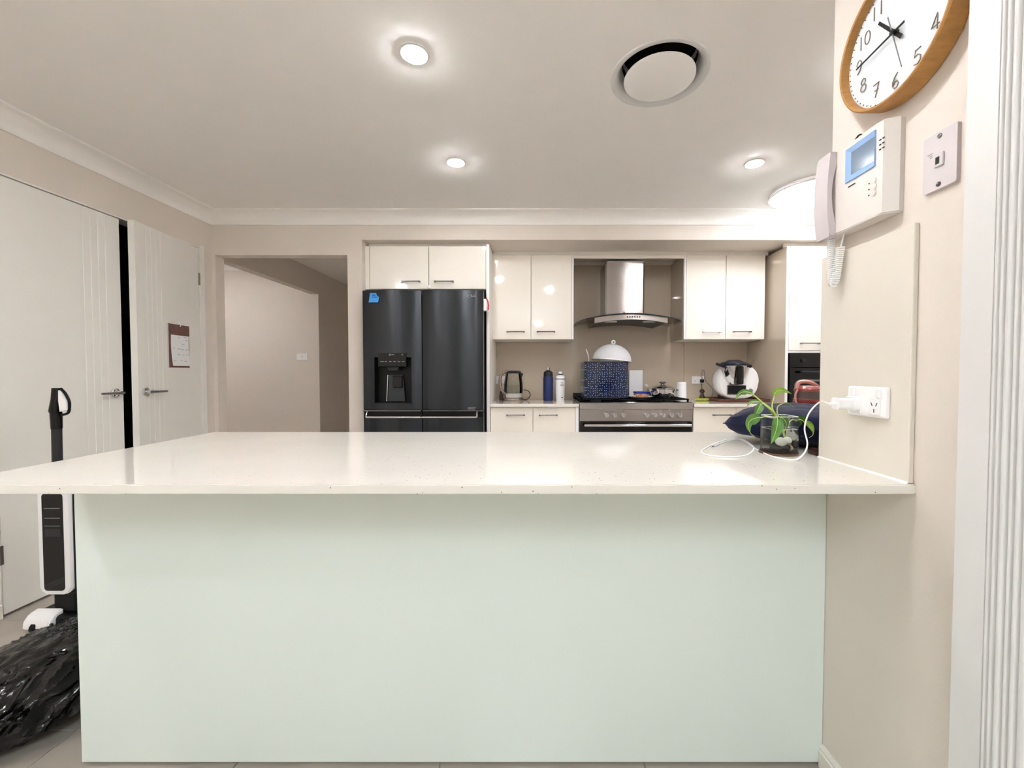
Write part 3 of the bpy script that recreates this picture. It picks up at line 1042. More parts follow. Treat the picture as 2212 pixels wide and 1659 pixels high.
for (x0, x1, sgn) in ((fa, fsp - 0.003, 1), (fsp + 0.003, fb, -1)):
    mb, ff = curved_door(x0, x1, 0.05, fzm - 0.050)
    dd = mb.build('drawer', 'blacksteel', fr, True)
    MB().box(x0 + 0.002, x1 - 0.002, 0.030, 0.075, fzm - 0.050, fzm + 0.003).build('grip_recess', 'black', dd)
    MB().box(x0 + 0.004, x1 - 0.004, 0.004, 0.05, fzm - 0.006, fzm + 0.002, 0.002).build('top_edge', 'chrome_dark', dd)
    xa, xb = (x0 + 0.035, x1 - 0.004) if sgn > 0 else (x0 + 0.004, x1 - 0.045)
    hz_ = atd(900, 901, FY).z
    mb = MB().tube([(xa, -0.012, hz_), (xb, -0.012, hz_)], 0.0085, 10)
    xe = xa if sgn > 0 else xb
    mb.tube([(xe, -0.012, hz_), (xe, -0.010, hz_ + 0.018), (xe, 0.010, hz_ + 0.040)], 0.006, 8)
    mb.tube([((xa if sgn < 0 else xb), -0.012, hz_), ((xa if sgn < 0 else xb), 0.02, hz_)], 0.006, 8)
    mb.build('handle', 'chrome', dd, True)

# sticky note
q = atd(809, 643, FY)
sn = thing('sticky_note', 'small blue handwritten note stuck on the dark fridge door', 'note', (q.x, FY + fyl(q.x - fcx) - 0.001, q.z), 0)
MB().grid([[(-0.037 + 0.072 * u - 0.006 * (1 - v), -0.012 * (1 - v) ** 2, -0.036 + 0.072 * v) for u in (0, 1)] for v in (0, .25, .5, .75, 1)]).build('paper', 'postit', sn, True)
mb = MB()
for zz, xa, xb in ((0.018, -0.018, 0.004), (0.004, -0.022, 0.016)):
    pts = [(xa + (xb - xa) * k / 10, -0.008 * (0.5 - zz / 0.08) ** 2 - 0.003, zz + 0.006 * math.sin(k * 2.4)) for k in range(11)]
    mb.tube(pts, 0.0018, 4)
mb.build('handwriting', 'ink', sn)
# magnet clip on fridge side
q0 = atd(1050, 658, 3.22)
mc = thing('magnet_clip', 'red and white clip stuck on the side of the fridge', 'clip', (fx1 + 0.0005, 3.225, q0.z))
MB().box(-0.004, 0.020, -0.03, 0.02, -0.05, 0.04, 0.004).build('clip_body', 'white_plastic', mc)
MB().tube([(0.020, -0.025, 0.045), (0.032, -0.025, 0.02), (0.036, -0.025, -0.01), (0.034, -0.025, -0.045)], 0.005, 8).build('lever', 'red', mc, True)

# ================================================================== STOVE
st = thing('stove', 'wide stainless freestanding stove with eight knobs', 'stove', ((RX0 + RX1) / 2, YCF, 0))
sw = (RX1 - RX0) / 2
ST = 0.912
MB().box(-sw + 0.003, sw - 0.003, 0.02, 0.565, 0.08, ST - 0.012).build('body', 'steel', st)
for sx in (-1, 1):
    for sy in (0.06, 0.52):
        MB().lathe([(0.018, 0), (0.018, 0.08)], (sx * (sw - 0.06), sy, 0), 12).build('leg', 'dark_grey', st)
zp0, zp1 = atd(1370, 909, YCF).z, atd(1370, 872, YCF).z
MB().prism([(-0.008, zp0), (-0.010, zp0 + 0.085), (-0.014, zp0 + 0.098), (-0.012, ST - 0.004), (0.0, ST), (0.03, ST), (0.03, zp0)], 'x', -sw, sw).build('control_panel', 'steel', st)
MB().box(-sw, sw, 0.012, 0.565, ST - 0.012, ST + 0.002, 0.002).build('hob_plate', 'black_gloss', st)
MB().box(-sw, sw, 0.548, 0.566, ST + 0.002, ST + 0.05, 0.003).build('upstand', 'dark_grey', st)
for k, px in enumerate((1310, 1328, 1346, 1397, 1414, 1432, 1450, 1468)):
    q = atd(px, 897, YCF - 0.02)
    kn = MB().lathe([(0.022, 0.0), (0.022, 0.006), (0.0185, 0.022), (0.0175, 0.028), (0, 0.028)], n=20).box(-0.004, 0.004, -0.020, 0.020, 0.022, 0.036, 0.002)
    kn.xf(Matrix.Translation((q.x - (RX0 + RX1) / 2, -0.009, q.z)) @ Matrix.Rotation(PI / 2, 4, 'X'))
    kn = kn.build('knob', 'chrome', st, True)
    MB().box(q.x - (RX0 + RX1) / 2 - 0.0008, q.x - (RX0 + RX1) / 2 + 0.0008, -0.0465, -0.0445, q.z, q.z + 0.018).build('pointer', 'black', kn)
mb = MB()
for k, px in enumerate((1310, 1328, 1346, 1397, 1414, 1432, 1450, 1468)):
    q = atd(px, 888, YCF - 0.01)
    x = q.x - (RX0 + RX1) / 2
    mb.box(x - 0.007, x + 0.007, -0.0108, -0.0095, q.z - 0.0012, q.z + 0.0012)
    if k == 2:
        for a in range(20, 170, 28):
            mb.box(x + 0.033 * math.cos(math.radians(a - 60)) - 0.002, x + 0.033 * math.cos(math.radians(a - 60)) + 0.002, -0.0098, -0.008,
                   q.z - 0.035 + 0.033 * math.sin(math.radians(a - 60)) - 0.0012, q.z - 0.035 + 0.033 * math.sin(math.radians(a - 60)) + 0.0012)
q = atd(1362, 884, YCF - 0.01)
x = q.x - (RX0 + RX1) / 2
mb.box(x - 0.018, x + 0.028, -0.0115, -0.0095, q.z - 0.002, q.z + 0.002)
mb.prism([(x - 0.028, q.z + 0.003), (x - 0.020, q.z + 0.003), (x - 0.024, q.z - 0.004)], 'y', -0.0115, -0.0095)
mb.build('panel_markings', 'black', st)
od = MB().box(-sw + 0.004, sw - 0.004, -0.012, 0.02, 0.20, zp0 - 0.006, 0.003).build('oven_door', 'black_gloss', st)
q = atd(1370, 919, YCF - 0.05)
hb = MB().tube([(-sw + 0.032, -0.055, q.z), (sw - 0.028, -0.055, q.z)], 0.012, 12)
for s in (-1, 1):
    hb.box(s * (sw - 0.06) - 0.012, s * (sw - 0.06) + 0.012, -0.055, -0.012, q.z - 0.008, q.z + 0.008)
hb.build('handle', 'chrome', od, True)
MB().box(-sw + 0.004, sw - 0.004, -0.010, 0.02, 0.085, 0.195, 0.003).build('drawer', 'steel', st)
GZ = ST + 0.026
for i, gx in enumerate((-0.30, 0.0, 0.30)):
    g = MB()
    for s in (-1, 1):
        g.box(gx + s * 0.135 - 0.006, gx + s * 0.135 + 0.006, 0.05, 0.52, GZ - 0.012, GZ)
    for yy in (0.055, 0.17, 0.285, 0.40, 0.515):
        g.box(gx - 0.14, gx + 0.14, yy - 0.005, yy + 0.005, GZ - 0.010, GZ)
    g.box(gx - 0.005, gx + 0.005, 0.05, 0.52, GZ - 0.010, GZ)
    for sx in (-1, 1):
        for yy in (0.058, 0.512):
            g.box(gx + sx * 0.135 - 0.006, gx + sx * 0.135 + 0.006, yy - 0.006, yy + 0.006, ST + 0.002, GZ - 0.01)
    g.build('trivet', 'black_matte', st)
    for yy in (0.16, 0.40):
        MB().lathe([(0.045, ST + 0.002), (0.045, ST + 0.010), (0.032, ST + 0.012), (0.030, ST + 0.016), (0, ST + 0.016)], (gx, yy, 0), 20).build('burner', 'dark_grey', st)

# ================================================================== RANGEHOOD
HX_, HYF = 0.795, 3.42
rh = thing('rangehood', 'stainless rangehood with curved glass canopy above the stove', 'rangehood', (HX_, HYF, 0))
zm = atd(1360, 676, HYF).z
ze = atd(1470, 692, HYF).z
SAG = zm - ze


def hz_at(x):
    return zm - SAG * (x / 0.43) ** 2


top, bot = [], []
N = 24
mb = MB()
for i in range(N):
    xa, xb = -0.445 + 0.89 * i / N, -0.445 + 0.89 * (i + 1) / N
    for (x, y_) in ((xa, xb),):
        za, zb = hz_at(xa), hz_at(xb)
        # rounded front corners
        def fyy(x):
            e = 0.445 - abs(x)
            return 0.10 * max(0, 1 - e / 0.06) ** 2
        ya, yb = fyy(xa), fyy(xb)
        t_ = 0.007
        mb.quad((xa, ya, za), (xb, yb, zb), (xb, 0.455, zb), (xa, 0.455, za))
        mb.quad((xa, ya, za - t_), (xa, 0.455, za - t_), (xb, 0.455, zb - t_), (xb, yb, zb - t_))
        mb.quad((xa, ya, za - t_), (xb, yb, zb - t_), (xb, yb, zb), (xa, ya, za))
bmesh.ops.remove_doubles(mb.bm, verts=mb.bm.verts[:], dist=1e-5)
mb.build('glass_canopy', 'hood_glass', rh, True)
# dark polished rim of the glass
mb = MB().tube([(-0.445 + 0.89 * i / N, -0.0035 + 0.10 * max(0, 1 - (0.445 - abs(-0.445 + 0.89 * i / N)) / 0.06) ** 2, hz_at(-0.445 + 0.89 * i / N) - 0.0035) for i in range(N + 1)], 0.0042, 6)
mb.build('glass_edge', 'dark_grey', rh, True)
# body under the glass, arched
mb = MB()
n = 16
P_top, P_bot = [], []
for i in range(n + 1):
    x = -0.30 + 0.60 * i / n
    P_top.append((x, hz_at(x) - 0.008))
    P_bot.append((x, hz_at(x) - 0.052))
mb.prism(P_top + P_bot[::-1], 'y', 0.012, 0.44)
hbdy = mb.build('hood_body', 'steel', rh, True)
mb = MB()
for i in range(n):
    xa, xb = -0.288 + 0.576 * i / n, -0.288 + 0.576 * (i + 1) / n
    mb.quad((xa, 0.03, hz_at(xa) - 0.0535), (xb, 0.03, hz_at(xb) - 0.0535), (xb, 0.43, hz_at(xb) - 0.0535), (xa, 0.43, hz_at(xa) - 0.0535))
bmesh.ops.remove_doubles(mb.bm, verts=mb.bm.verts[:], dist=1e-5)
mb.build('grease_filter', 'dark_grey', hbdy, True)
for s in (-1, 1):
    x = s * 0.16
    MB().box(x - 0.05, x + 0.05, 0.045, 0.075, hz_at(x) - 0.060, hz_at(x) - 0.0535, 0.002).build('lamp_strip', 'white_plastic', hbdy)
for k in range(6):
    x = -0.03 + 0.02 * k
    MB().lathe([(0.006, 0), (0.0055, 0.004), (0, 0.004)], n=12).xf(Matrix.Translation((x, 0.012, hz_at(x) - 0.03)) @ Matrix.Rotation(PI / 2, 4, 'X')).build('button', 'dark_grey', hbdy)
# chimney with rounded front edges
cw = 0.168
chp = [(-cw, 0.46), (-cw, 0.192), (-cw + 0.012, 0.181), (-cw + 0.06, 0.1785), (0, 0.176), (cw - 0.06, 0.1785), (cw - 0.012, 0.181), (cw, 0.192), (cw, 0.46)]
chx = atd(1350, 620, 3.6).x - HX_
chz1 = uz1 - 0.030
MB().prism([(p + chx, q) for p, q in chp], 'z', zm - 0.01, chz1 - 0.02).build('chimney', 'steel', rh, True)
MB().prism([(p * 0.985 + chx, q + 0.002) for p, q in chp], 'z', chz1 - 0.02, chz1).build('chimney_top', 'chrome', rh, True)
MB().box(chx - 0.014, chx + 0.0, 0.172, 0.178, zm + 0.028, zm + 0.032).build('nameplate', 'dark_grey', rh)


# ================================================================== BACK COUNTER ITEMS
def outlet(name, label, c, flip=None, sw_n=2):
    """double power point facing -Y, centred at c"""
    t = thing(name, label, 'power point', c)
    MB().box(-0.057, 0.057, -0.010, 0, -0.036, 0.036, 0.003).build('plate', 'white_plastic', t)
    for s in (-1, 1):
        sk_ = MB().box(s * 0.028 - 0.015, s * 0.028 + 0.015, -0.0125, -0.010, -0.030, 0.006, 0.001).build('socket', 'white_plastic', t)
        mb = MB()
        for (dx, dz, r) in ((-0.007, -0.004, 0.45), (0.007, -0.004, -0.45), (0, -0.018, 0)):
            b_ = MB()
            mb.tube([(s * 0.028 + dx - 0.004 * math.sin(r), -0.0126, dz + 0.004 * math.cos(r)), (s * 0.028 + dx + 0.004 * math.sin(r), -0.0126, dz - 0.004 * math.cos(r))], 0.0011, 4)
            b_.bm.free()
        mb.build('slots', 'black', sk_)
        MB().box(s * 0.042 - 0.006, s * 0.042 + 0.006, -0.014, -0.010, 0.014, 0.028, 0.002).build('switch', 'white_gloss', t)
    return t


yb_ = YS - 0.012
q = atd(1083, 821, yb_)
outlet('power_point', 'white power point on the splashback behind the kettle', (q.x - 0.0, yb_, q.z))
q = atd(1507, 821, yb_)
op2 = q.copy()
outlet('power_point', 'white power point on the splashback beside the food processor', (q.x, yb_, q.z))
q = atd(653, 771, 5.18)
t = thing('light_switch', 'white light switch on the wall beyond the hall', 'switch', (q.x, 5.18, q.z))
MB().box(-0.065, 0.065, -0.010, 0, -0.04, 0.04, 0.003).build('plate', 'white_plastic', t)
MB().box(-0.010, 0.010, -0.014, -0.010, -0.008, 0.012, 0.002).build('rocker', 'pale_grey', t)


# glass kettle
q = atd(1109, 866, 3.68)
kt = thing('kettle', 'clear glass electric kettle with brown handle on the worktop', 'kettle', (q.x, 3.68, BENCH))
MB().lathe([(0.088, 0), (0.090, 0.008), (0.086, 0.022), (0.080, 0.026), (0, 0.026)], n=32).build('power_base', 'kettle_brown', kt, True)
kb = MB().lathe([(0.076, 0.027), (0.080, 0.034), (0.080, 0.062), (0.082, 0.066)], n=32).build('heater_band', 'chrome', kt, True)
MB().lathe([(0.081, 0.064), (0.084, 0.10), (0.082, 0.15), (0.076, 0.20), (0.068, 0.243)], n=32, cap=False).build('glass_jug', 'kettle_glass', kt, True)
MB().lathe([(0.079, 0.067), (0.082, 0.10), (0.0805, 0.136), (0, 0.1365)], n=32).build('water', 'water', kt, True)
MB().lathe([(0.070, 0.240), (0.070, 0.252), (0.060, 0.262), (0.02, 0.266), (0, 0.266)], n=32).build('lid', 'dark_grey', kt, True)
MB().prism([(0.055, 0.245), (0.088, 0.240), (0.078, 0.212), (0.068, 0.205)], 'y', -0.018, 0.018).build('spout', 'dark_grey', kt)
MB().tube(spline([(-0.045, -0.03, 0.258), (-0.085, -0.04, 0.245), (-0.112, -0.045, 0.205), (-0.113, -0.045, 0.14), (-0.100, -0.04, 0.095), (-0.070, -0.035, 0.065), (-0.068, -0.035, 0.04)], 6), 0.0125, 10).build('handle', 'kettle_brown', kt, True)
MB().tube(spline([(0.07, 0.04, 0.010), (0.12, 0.05, 0.008), (0.148, 0.04, 0.045), (0.13, 0.02, 0.085), (0.09, 0.02, 0.095)], 6), 0.0035, 6).build('cord', 'dark_grey', kt, True)
MB().box(-0.125, -0.090, -0.02, 0.02, 0.0, 0.06, 0.008).box(-0.12, -0.10, -0.015, 0.015, 0.05, 0.085, 0.006).build('cord_plug', 'wood_dark', kt)

# water bottles
q = atd(1184, 864, 3.68)
b1 = thing('water_bottle', 'tall navy water bottle with steel cap on the worktop', 'bottle', (q.x, 3.66, BENCH))
MB().lathe([(0.040, 0), (0.044, 0.004), (0.0445, 0.20), (0.041, 0.214), (0, 0.214)], n=32).build('body', 'navy_bottle', b1, True)
MB().lathe([(0.0405, 0.213), (0.0415, 0.218), (0.040, 0.248), (0.030, 0.260), (0.018, 0.264), (0.017, 0.270), (0, 0.270)], n=32).build('lid', 'navy_dark', b1, True)
MB().lathe([(0.015, 0.269), (0.0155, 0.290), (0.012, 0.294), (0, 0.294)], n=20).build('cap', 'chrome', b1, True)
q = atd(1210, 864, 3.68)
b2 = thing('water_bottle', 'white sports bottle with small leaf emblem beside the navy bottle', 'bottle', (q.x, 3.66, BENCH))
MB().lathe([(0.036, 0), (0.037, 0.006), (0.041, 0.08), (0.044, 0.15), (0.0445, 0.188), (0, 0.19)], n=32).build('body', 'white_plastic', b2, True)
MB().lathe([(0.043, 0.188), (0.0435, 0.194), (0.042, 0.196)], n=32, cap=False).build('seal_ring', 'navy_dark', b2)
MB().lathe([(0.0435, 0.195), (0.0435, 0.212), (0.034, 0.222), (0.022, 0.225), (0.021, 0.232), (0, 0.232)], n=32).build('lid', 'white_gloss', b2, True)
MB().lathe([(0.024, 0.227), (0.020, 0.234), (0.017, 0.236)], n=24, cap=False).build('neck_ring', 'dark_grey', b2)
MB().lathe([(0.016, 0.231), (0.017, 0.250), (0.013, 0.256), (0, 0.256)], n=20).build('spout', 'white_gloss', b2, True)


def on_cyl(R, ang, z):
    return (R * math.sin(ang), -R * math.cos(ang), z)


mb = MB()
for (ca, cz, r1, r2, tilt) in ((0.28, 0.158, 0.11, 0.009, 1.2), (0.14, 0.138, 0.17, 0.007, 0.5), (0.44, 0.138, 0.17, 0.007, -0.5)):
    pts = []
    for k in range(13):
        a = 2 * PI * k / 12
        u, v = r1 * math.cos(a) * 0.8, r2 * math.sin(a)
        pts.append(on_cyl(0.0452, ca + u * math.cos(tilt) - v / 0.045 * math.sin(tilt), cz + u * 0.045 * math.sin(tilt) + v * math.cos(tilt)))
    mb.tube(pts, 0.0012, 4)
mb.build('leaf_emblem', 'black', b2)
mb = MB()
for k in range(4):
    a = 0.18 + 0.085 * k
    mb.tube([on_cyl(0.0402, a, 0.031), on_cyl(0.0398, a + 0.05, 0.031)], 0.003, 4)
mb.build('lettering', 'dark_grey', b2)

# dotted navy bread box on the hob
HZ = GZ
bx0, bx1 = atd(1263, 840, 3.45).x, atd(1358, 840, 3.45).x
bbh = atd(1300, 781, 3.45).z - HZ
bb = thing('bread_box', 'navy enamel box with white dots standing on the stove', 'box', ((bx0 + bx1) / 2, 3.60, HZ))
w2 = (bx1 - bx0) / 2
mb = MB()
mb.prism(rounded(2 * w2, 0.30, 0.022, 5), 'z', 0.004, bbh - 0.008)
bbm = mb.build('body', 'navy_dots', bb, True)
MB().prism(rounded(2 * w2 + 0.006, 0.306, 0.024, 5), 'z', bbh - 0.010, bbh).build('rim', 'navy_dark', bb, True)
MB().prism(rounded(2 * w2 + 0.003, 0.303, 0.022, 5), 'z', 0.0, 0.006).build('foot_rim', 'navy_dark', bb, True)
for z0, z1 in ((bbh * 0.80, bbh * 0.95), (bbh * 0.50, bbh * 0.76), (bbh * 0.32, bbh * 0.46), (bbh * 0.04, bbh * 0.14)):
    MB().box(-w2 - 0.004, -w2 + 0.002, -0.115, 0.10, z0, z1, 0.003).build('side_clip', 'teal_edge', bb)

# food dome resting on the box
TOP = HZ + bbh
dcx = atd(1321, 780, 3.60)
dm = thing('food_cover', 'white domed food cover with ring handle tilted on the dotted box', 'food cover', (dcx.x, 3.60, TOP + 0.001))
dm.rotation_euler = (0, math.radians(5.5), 0)
DR, DH = 0.165, 0.135
prof_ = [(DR + 0.006, 0.016), (DR, 0.018)] + [(DR * math.cos(a), 0.018 + DH * math.sin(a)) for a in [PI / 2 * k / 12 for k in range(1, 13)]]
MB().lathe(prof_, n=40, cap=False).build('dome', 'dome_plastic', dm, True)
MB().lathe([(DR + 0.008, 0.012), (DR + 0.009, 0.017), (DR, 0.020), (DR - 0.003, 0.014)], n=40, cap=False).build('rim', 'white_plastic', dm, True)
ringp = [(0.014 * math.cos(a), 0, 0.018 + DH + 0.016 + 0.014 * math.sin(a)) for a in [2 * PI * k / 20 for k in range(21)]]
MB().tube(ringp, 0.006, 8).build('ring_handle', 'white_gloss', dm, True)
# white stand leg pieces under the dome
tg = tag(MB().tube(spline([tuple(atd(1272, 783, 3.58) - Vector((0, 0, 0.005))), tuple(atd(1271, 770, 3.58)), tuple(atd(1266, 754, 3.58))], 6), [0.0045] * 12 + [0.003], 6).build('serving_spoon_handle', 'white_plastic', None, True),
         'thin white curved utensil handle standing up behind the dotted box', 'utensil')
MB().lathe([(0.085, 0), (0.090, 0.03), (0.088, 0.036), (0.0, 0.036)], (0, 0, 0), 28).build('glass_bowl', 'box_plastic', None, True)
gb = bpy.data.objects['glass_bowl']
gb.location = (dcx.x - 0.02, 3.60, TOP)
tag(gb, 'shallow clear bowl under the tilted food cover', 'bowl')

# white board behind the box
q0, q1 = atd(1359, 800, 3.80), atd(1388, 862, 3.80)
wb = MB().box(q0.x, q1.x, 3.80, 3.812, HZ, q0.z, 0.004)
tag(wb.build('chopping_board', 'white_plastic'), 'upright white chopping board behind the blue-lidded container', 'board')
# blue lidded container
q0, q1 = atd(1374, 846, 3.62), atd(1405, 862, 3.62)
bc = thing('food_container', 'clear food container with cobalt blue lid beside the pot', 'container', ((q0.x + q1.x) / 2, 3.68, HZ))
hw_ = (q1.x - q0.x) / 2
hc = q0.z - HZ
MB().box(-hw_ + 0.004, hw_ - 0.004, -0.05, 0.05, 0, hc - 0.012, 0.008).build('tub', 'box_plastic', bc, True)
MB().box(-hw_, hw_, -0.055, 0.055, hc - 0.018, hc, 0.005).build('lid', 'cobalt', bc, True)
# plate of food
q = atd(1384, 866, 3.46)
pl = thing('plate', 'white dinner plate at the front of the stove', 'plate', (q.x, 3.47, HZ))
MB().lathe([(0.060, 0), (0.065, 0.001), (0.105, 0.014), (0.108, 0.017), (0.104, 0.017), (0.064, 0.005), (0, 0.005)], n=36).build('dish', 'white_gloss', pl, True)
fd = MB()
for k in range(46):
    a, r = random.uniform(0, 2 * PI), 0.062 * math.sqrt(random.random())
    h = 0.030 * (1 - (r / 0.075) ** 2)
    fd.ellipsoid((r * math.cos(a), r * math.sin(a), 0.006 + random.uniform(0, h)), random.uniform(.006, .013), random.uniform(.006, .012), random.uniform(.004, .008), u=8, v=6)
fdo = fd.build('fried_food', 'food', None, True)
fdo.location = (q.x, 3.47, HZ)
tag(fdo, 'heap of brown fried food on the white plate', 'food', kind='stuff')
# pot
q = atd(1433, 864, 3.52)
pt = thing('cooking_pot', 'small shiny stainless pot with lid on the stove', 'pot', (q.x, 3.54, HZ))
MB().lathe([(0.080, 0), (0.090, 0.004), (0.096, 0.012), (0.097, 0.072), (0.100, 0.075), (0, 0.075)], n=36).build('body', 'chrome', pt, True)
ld = MB().lathe([(0.101, 0.0755), (0.101, 0.080), (0.085, 0.094), (0.05, 0.104), (0.022, 0.106), (0, 0.106)], n=36).build('lid', 'chrome', pt, True)
MB().lathe([(0.016, 0.105), (0.014, 0.118), (0.030, 0.126), (0.030, 0.132), (0.020, 0.136), (0, 0.136)], n=24).build('knob', 'chrome_dark', ld, True)
for s in (-1, 1):
    MB().tube([(s * 0.094, -0.03, 0.060), (s * 0.122, -0.026, 0.064), (s * 0.130, 0, 0.066), (s * 0.122, 0.026, 0.064), (s * 0.094, 0.03, 0.060)], 0.0045, 8).build('handle', 'chrome_dark', pt, True)
# white cylinder canister
q = atd(1472, 862, 3.74)
cn = thing('canister', 'plain white cylindrical canister between the pot and power point', 'canister', (q.x, 3.74, BENCH))
zt_ = atd(1472, 825, 3.74).z - BENCH
MB().lathe([(0.041, 0), (0.044, 0.003), (0.042, zt_ - 0.004), (0.040, zt_), (0, zt_)], n=32).build('body', 'white_gloss', cn, True)
MB().lathe([(0.0435, zt_ * 0.86), (0.0437, zt_ * 0.865)], n=32, cap=False).build('lid_seam', 'pale_grey', cn)
# scourer with turned handle
q = atd(1517, 862, 3.66)
sc = thing('scourer', 'lime green round scourer with dark turned wooden handle', 'scourer', (q.x - 0.002, 3.66, BENCH))
MB().lathe([(0.045, 0), (0.058, 0.004), (0.060, 0.012), (0.056, 0.018), (0.052, 0.022), (0, 0.024)], n=28).build('pad', 'lime', sc, True)
MB().lathe([(0.026, 0.023), (0.026, 0.030), (0.015, 0.055), (0.013, 0.065), (0.020, 0.075), (0.022, 0.085), (0.016, 0.098), (0.006, 0.104), (0, 0.104)], n=20).build('handle', 'wood_dark', sc, True)
MB().tube([(0, 0, 0.10), (-0.004, 0.01, 0.155)], 0.003, 6).build('hanging_wire', 'dark_grey', sc, True)

# wooden tray + food processor
tq0, tq1 = atd(1541, 864, 3.48), atd(1664, 864, 3.48)
tq0.x = 1.545
txc = (tq0.x + tq1.x) / 2
tr = thing('serving_tray', 'reddish wooden tray under the white food processor', 'tray', (txc, 3.63, BENCH))
tw = min((tq1.x - tq0.x) / 2, XT - 0.01 - txc)
MB().box(-tw, tw, -0.15, 0.15, 0.0, 0.012, 0.004).build('base', 'wood_tray', tr)
for s in (-1, 1):
    MB().box(-tw, tw, s * 0.146 - 0.007, s * 0.146 + 0.007, 0.010, 0.026, 0.003).build('rim', 'wood_tray', tr)
    MB().box(s * (tw - 0.007) - 0.007, s * (tw - 0.007) + 0.007, -0.14, 0.14, 0.010, 0.026, 0.003).build('rim', 'wood_tray', tr)
FPY = 3.60
fpc = atd(1591, 800, FPY - 0.05)
FPZ = BENCH + 0.012
fp = thing('food_processor', 'round white food processor with steel jug and black lid', 'food processor', (fpc.x, FPY, FPZ))
Hh = atd(1591, 786, FPY - 0.05).z - FPZ
Ww = (atd(1636, 820, FPY - 0.05).x - atd(1546, 820, FPY - 0.05).x) / 2
# shield body: superellipse outline, domed front
rows = []
nn = 44
for (yy, sc_) in ((-0.110, 0.0), (-0.110, 0.5), (-0.106, 0.80), (-0.096, 0.93), (-0.075, 0.99), (-0.04, 1.0), (0.02, 0.97), (0.08, 0.88), (0.10, 0.75), (0.10, 0.0)):
    row = []
    for k in range(nn):
        a = 2 * PI * k / nn
        ca, sa = math.cos(a), math.sin(a)
        rx = Ww * math.copysign(abs(ca) ** 0.82, ca)
        rz = Hh / 2 * math.copysign(abs(sa) ** (0.86 if sa > 0 else 0.80), sa)
        if sa < 0:
            rx *= 0.97
        row.append((rx * sc_, yy, Hh / 2 + 0.004 + rz * sc_))
    rows.append(row)
mb = MB()
mb.grid(rows, closed_u=True)
bmesh.ops.remove_doubles(mb.bm, verts=mb.bm.verts[:], dist=1e-5)
mb.build('housing', 'white_gloss', fp, True)
jz0, jz1 = atd(1591, 831, FPY - 0.13).z - FPZ, atd(1591, 790, FPY - 0.13).z - FPZ
jr = (atd(1619, 800, FPY - 0.13).x - atd(1564, 800, FPY - 0.13).x) / 2
dxj = atd(1591, 800, FPY - 0.15).x - fpc.x
jg = MB().lathe([(jr * 0.42, jz0), (jr * 0.52, jz0 + 0.008), (jr * 0.80, jz0 + 0.06), (jr * 0.98, jz1 - 0.02), (jr, jz1)], (dxj, -0.105, 0), 36).build('jug', 'chrome', fp, True)
MB().box(dxj - 0.034, dxj + 0.020, -0.240, -0.165, jz0 + 0.004, jz1 - 0.002, 0.012).build('jug_handle', 'black_gloss', jg, True)
MB().lathe([(jr * 1.06, jz1), (jr * 1.08, jz1 + 0.010), (jr * 0.98, jz1 + 0.024), (jr * 0.6, jz1 + 0.036), (jr * 0.45, jz1 + 0.048), (0, jz1 + 0.050)], (dxj, -0.105, 0), 36).build('lid', 'navy_dark', fp, True)
for s in (-1, 1):
    MB().tube([(dxj + s * jr * 1.04, -0.16, jz1 - 0.006), (dxj + s * jr * 1.10, -0.09, jz1 + 0.006), (dxj + s * jr * 1.02, -0.03, jz1 + 0.016)], 0.013, 10).build('lid_arm', 'navy_dark', fp, True)
s0, s1 = atd(1571, 832, FPY - 0.115), atd(1612, 853, FPY - 0.115)
sb = MB().box(s0.x - fpc.x, s1.x - fpc.x, -0.116, -0.104, s1.z - FPZ, s0.z - FPZ, 0.003).build('screen_frame', 'mid_grey', fp)
MB().box(s0.x - fpc.x + 0.006, s1.x - fpc.x - 0.006, -0.118, -0.112, s1.z - FPZ + 0.006, s0.z - FPZ - 0.005, 0.001).build('screen', 'screen_dark', sb)
kq = atd(1621, 844, FPY - 0.11)
MB().lathe([(0.019, 0), (0.018, 0.016), (0.013, 0.020), (0, 0.020)], n=24).xf(Matrix.Translation((kq.x - fpc.x, -0.100, kq.z - FPZ)) @ Matrix.Rotation(PI / 2, 4, 'X')).build('dial', 'mid_grey', fp, True)
for s in (-1, 1):
    MB().box(s * 0.10 - 0.02, s * 0.10 + 0.02, -0.06, 0.04, -0.0005, 0.05, 0.006).build('foot', 'dark_grey', fp)
# plug and cord of the food processor
pc = thing('appliance_cord', 'dark plug and looping cord between power point and food processor', 'cord', (op2.x, yb_ - 0.013, op2.z))
MB().box(0.012, 0.044, -0.035, -0.0002, -0.024, 0.010, 0.008).build('plug', 'black', pc, True)
e_ = Vector((fpc.x - Ww + 0.015, FPY + 0.05, FPZ + 0.03)) - Vector(pc.location)
MB().tube(spline([(0.028, -0.030, -0.005), (0.012, -0.05, 0.04), (0.016, -0.05, 0.085), (0.034, -0.05, 0.085), (0.040, -0.05, 0.03), (0.055, -0.045, -0.01), (0.11, -0.05, -0.075), tuple(e_)], 8), 0.0036, 6).build('cord', 'mid_grey', pc, True)

# ================================================================== ITEMS ON THE BREAKFAST BAR
# cushion
cu = thing('cushion', 'navy velvet cushion lying on the benchtop behind the plant', 'cushion', (0.94, 1.46, BENCH))
cu.rotation_euler = (0, 0, math.radians(47))
CS, CTH = 0.200, 0.128
rows = []
N_ = 26


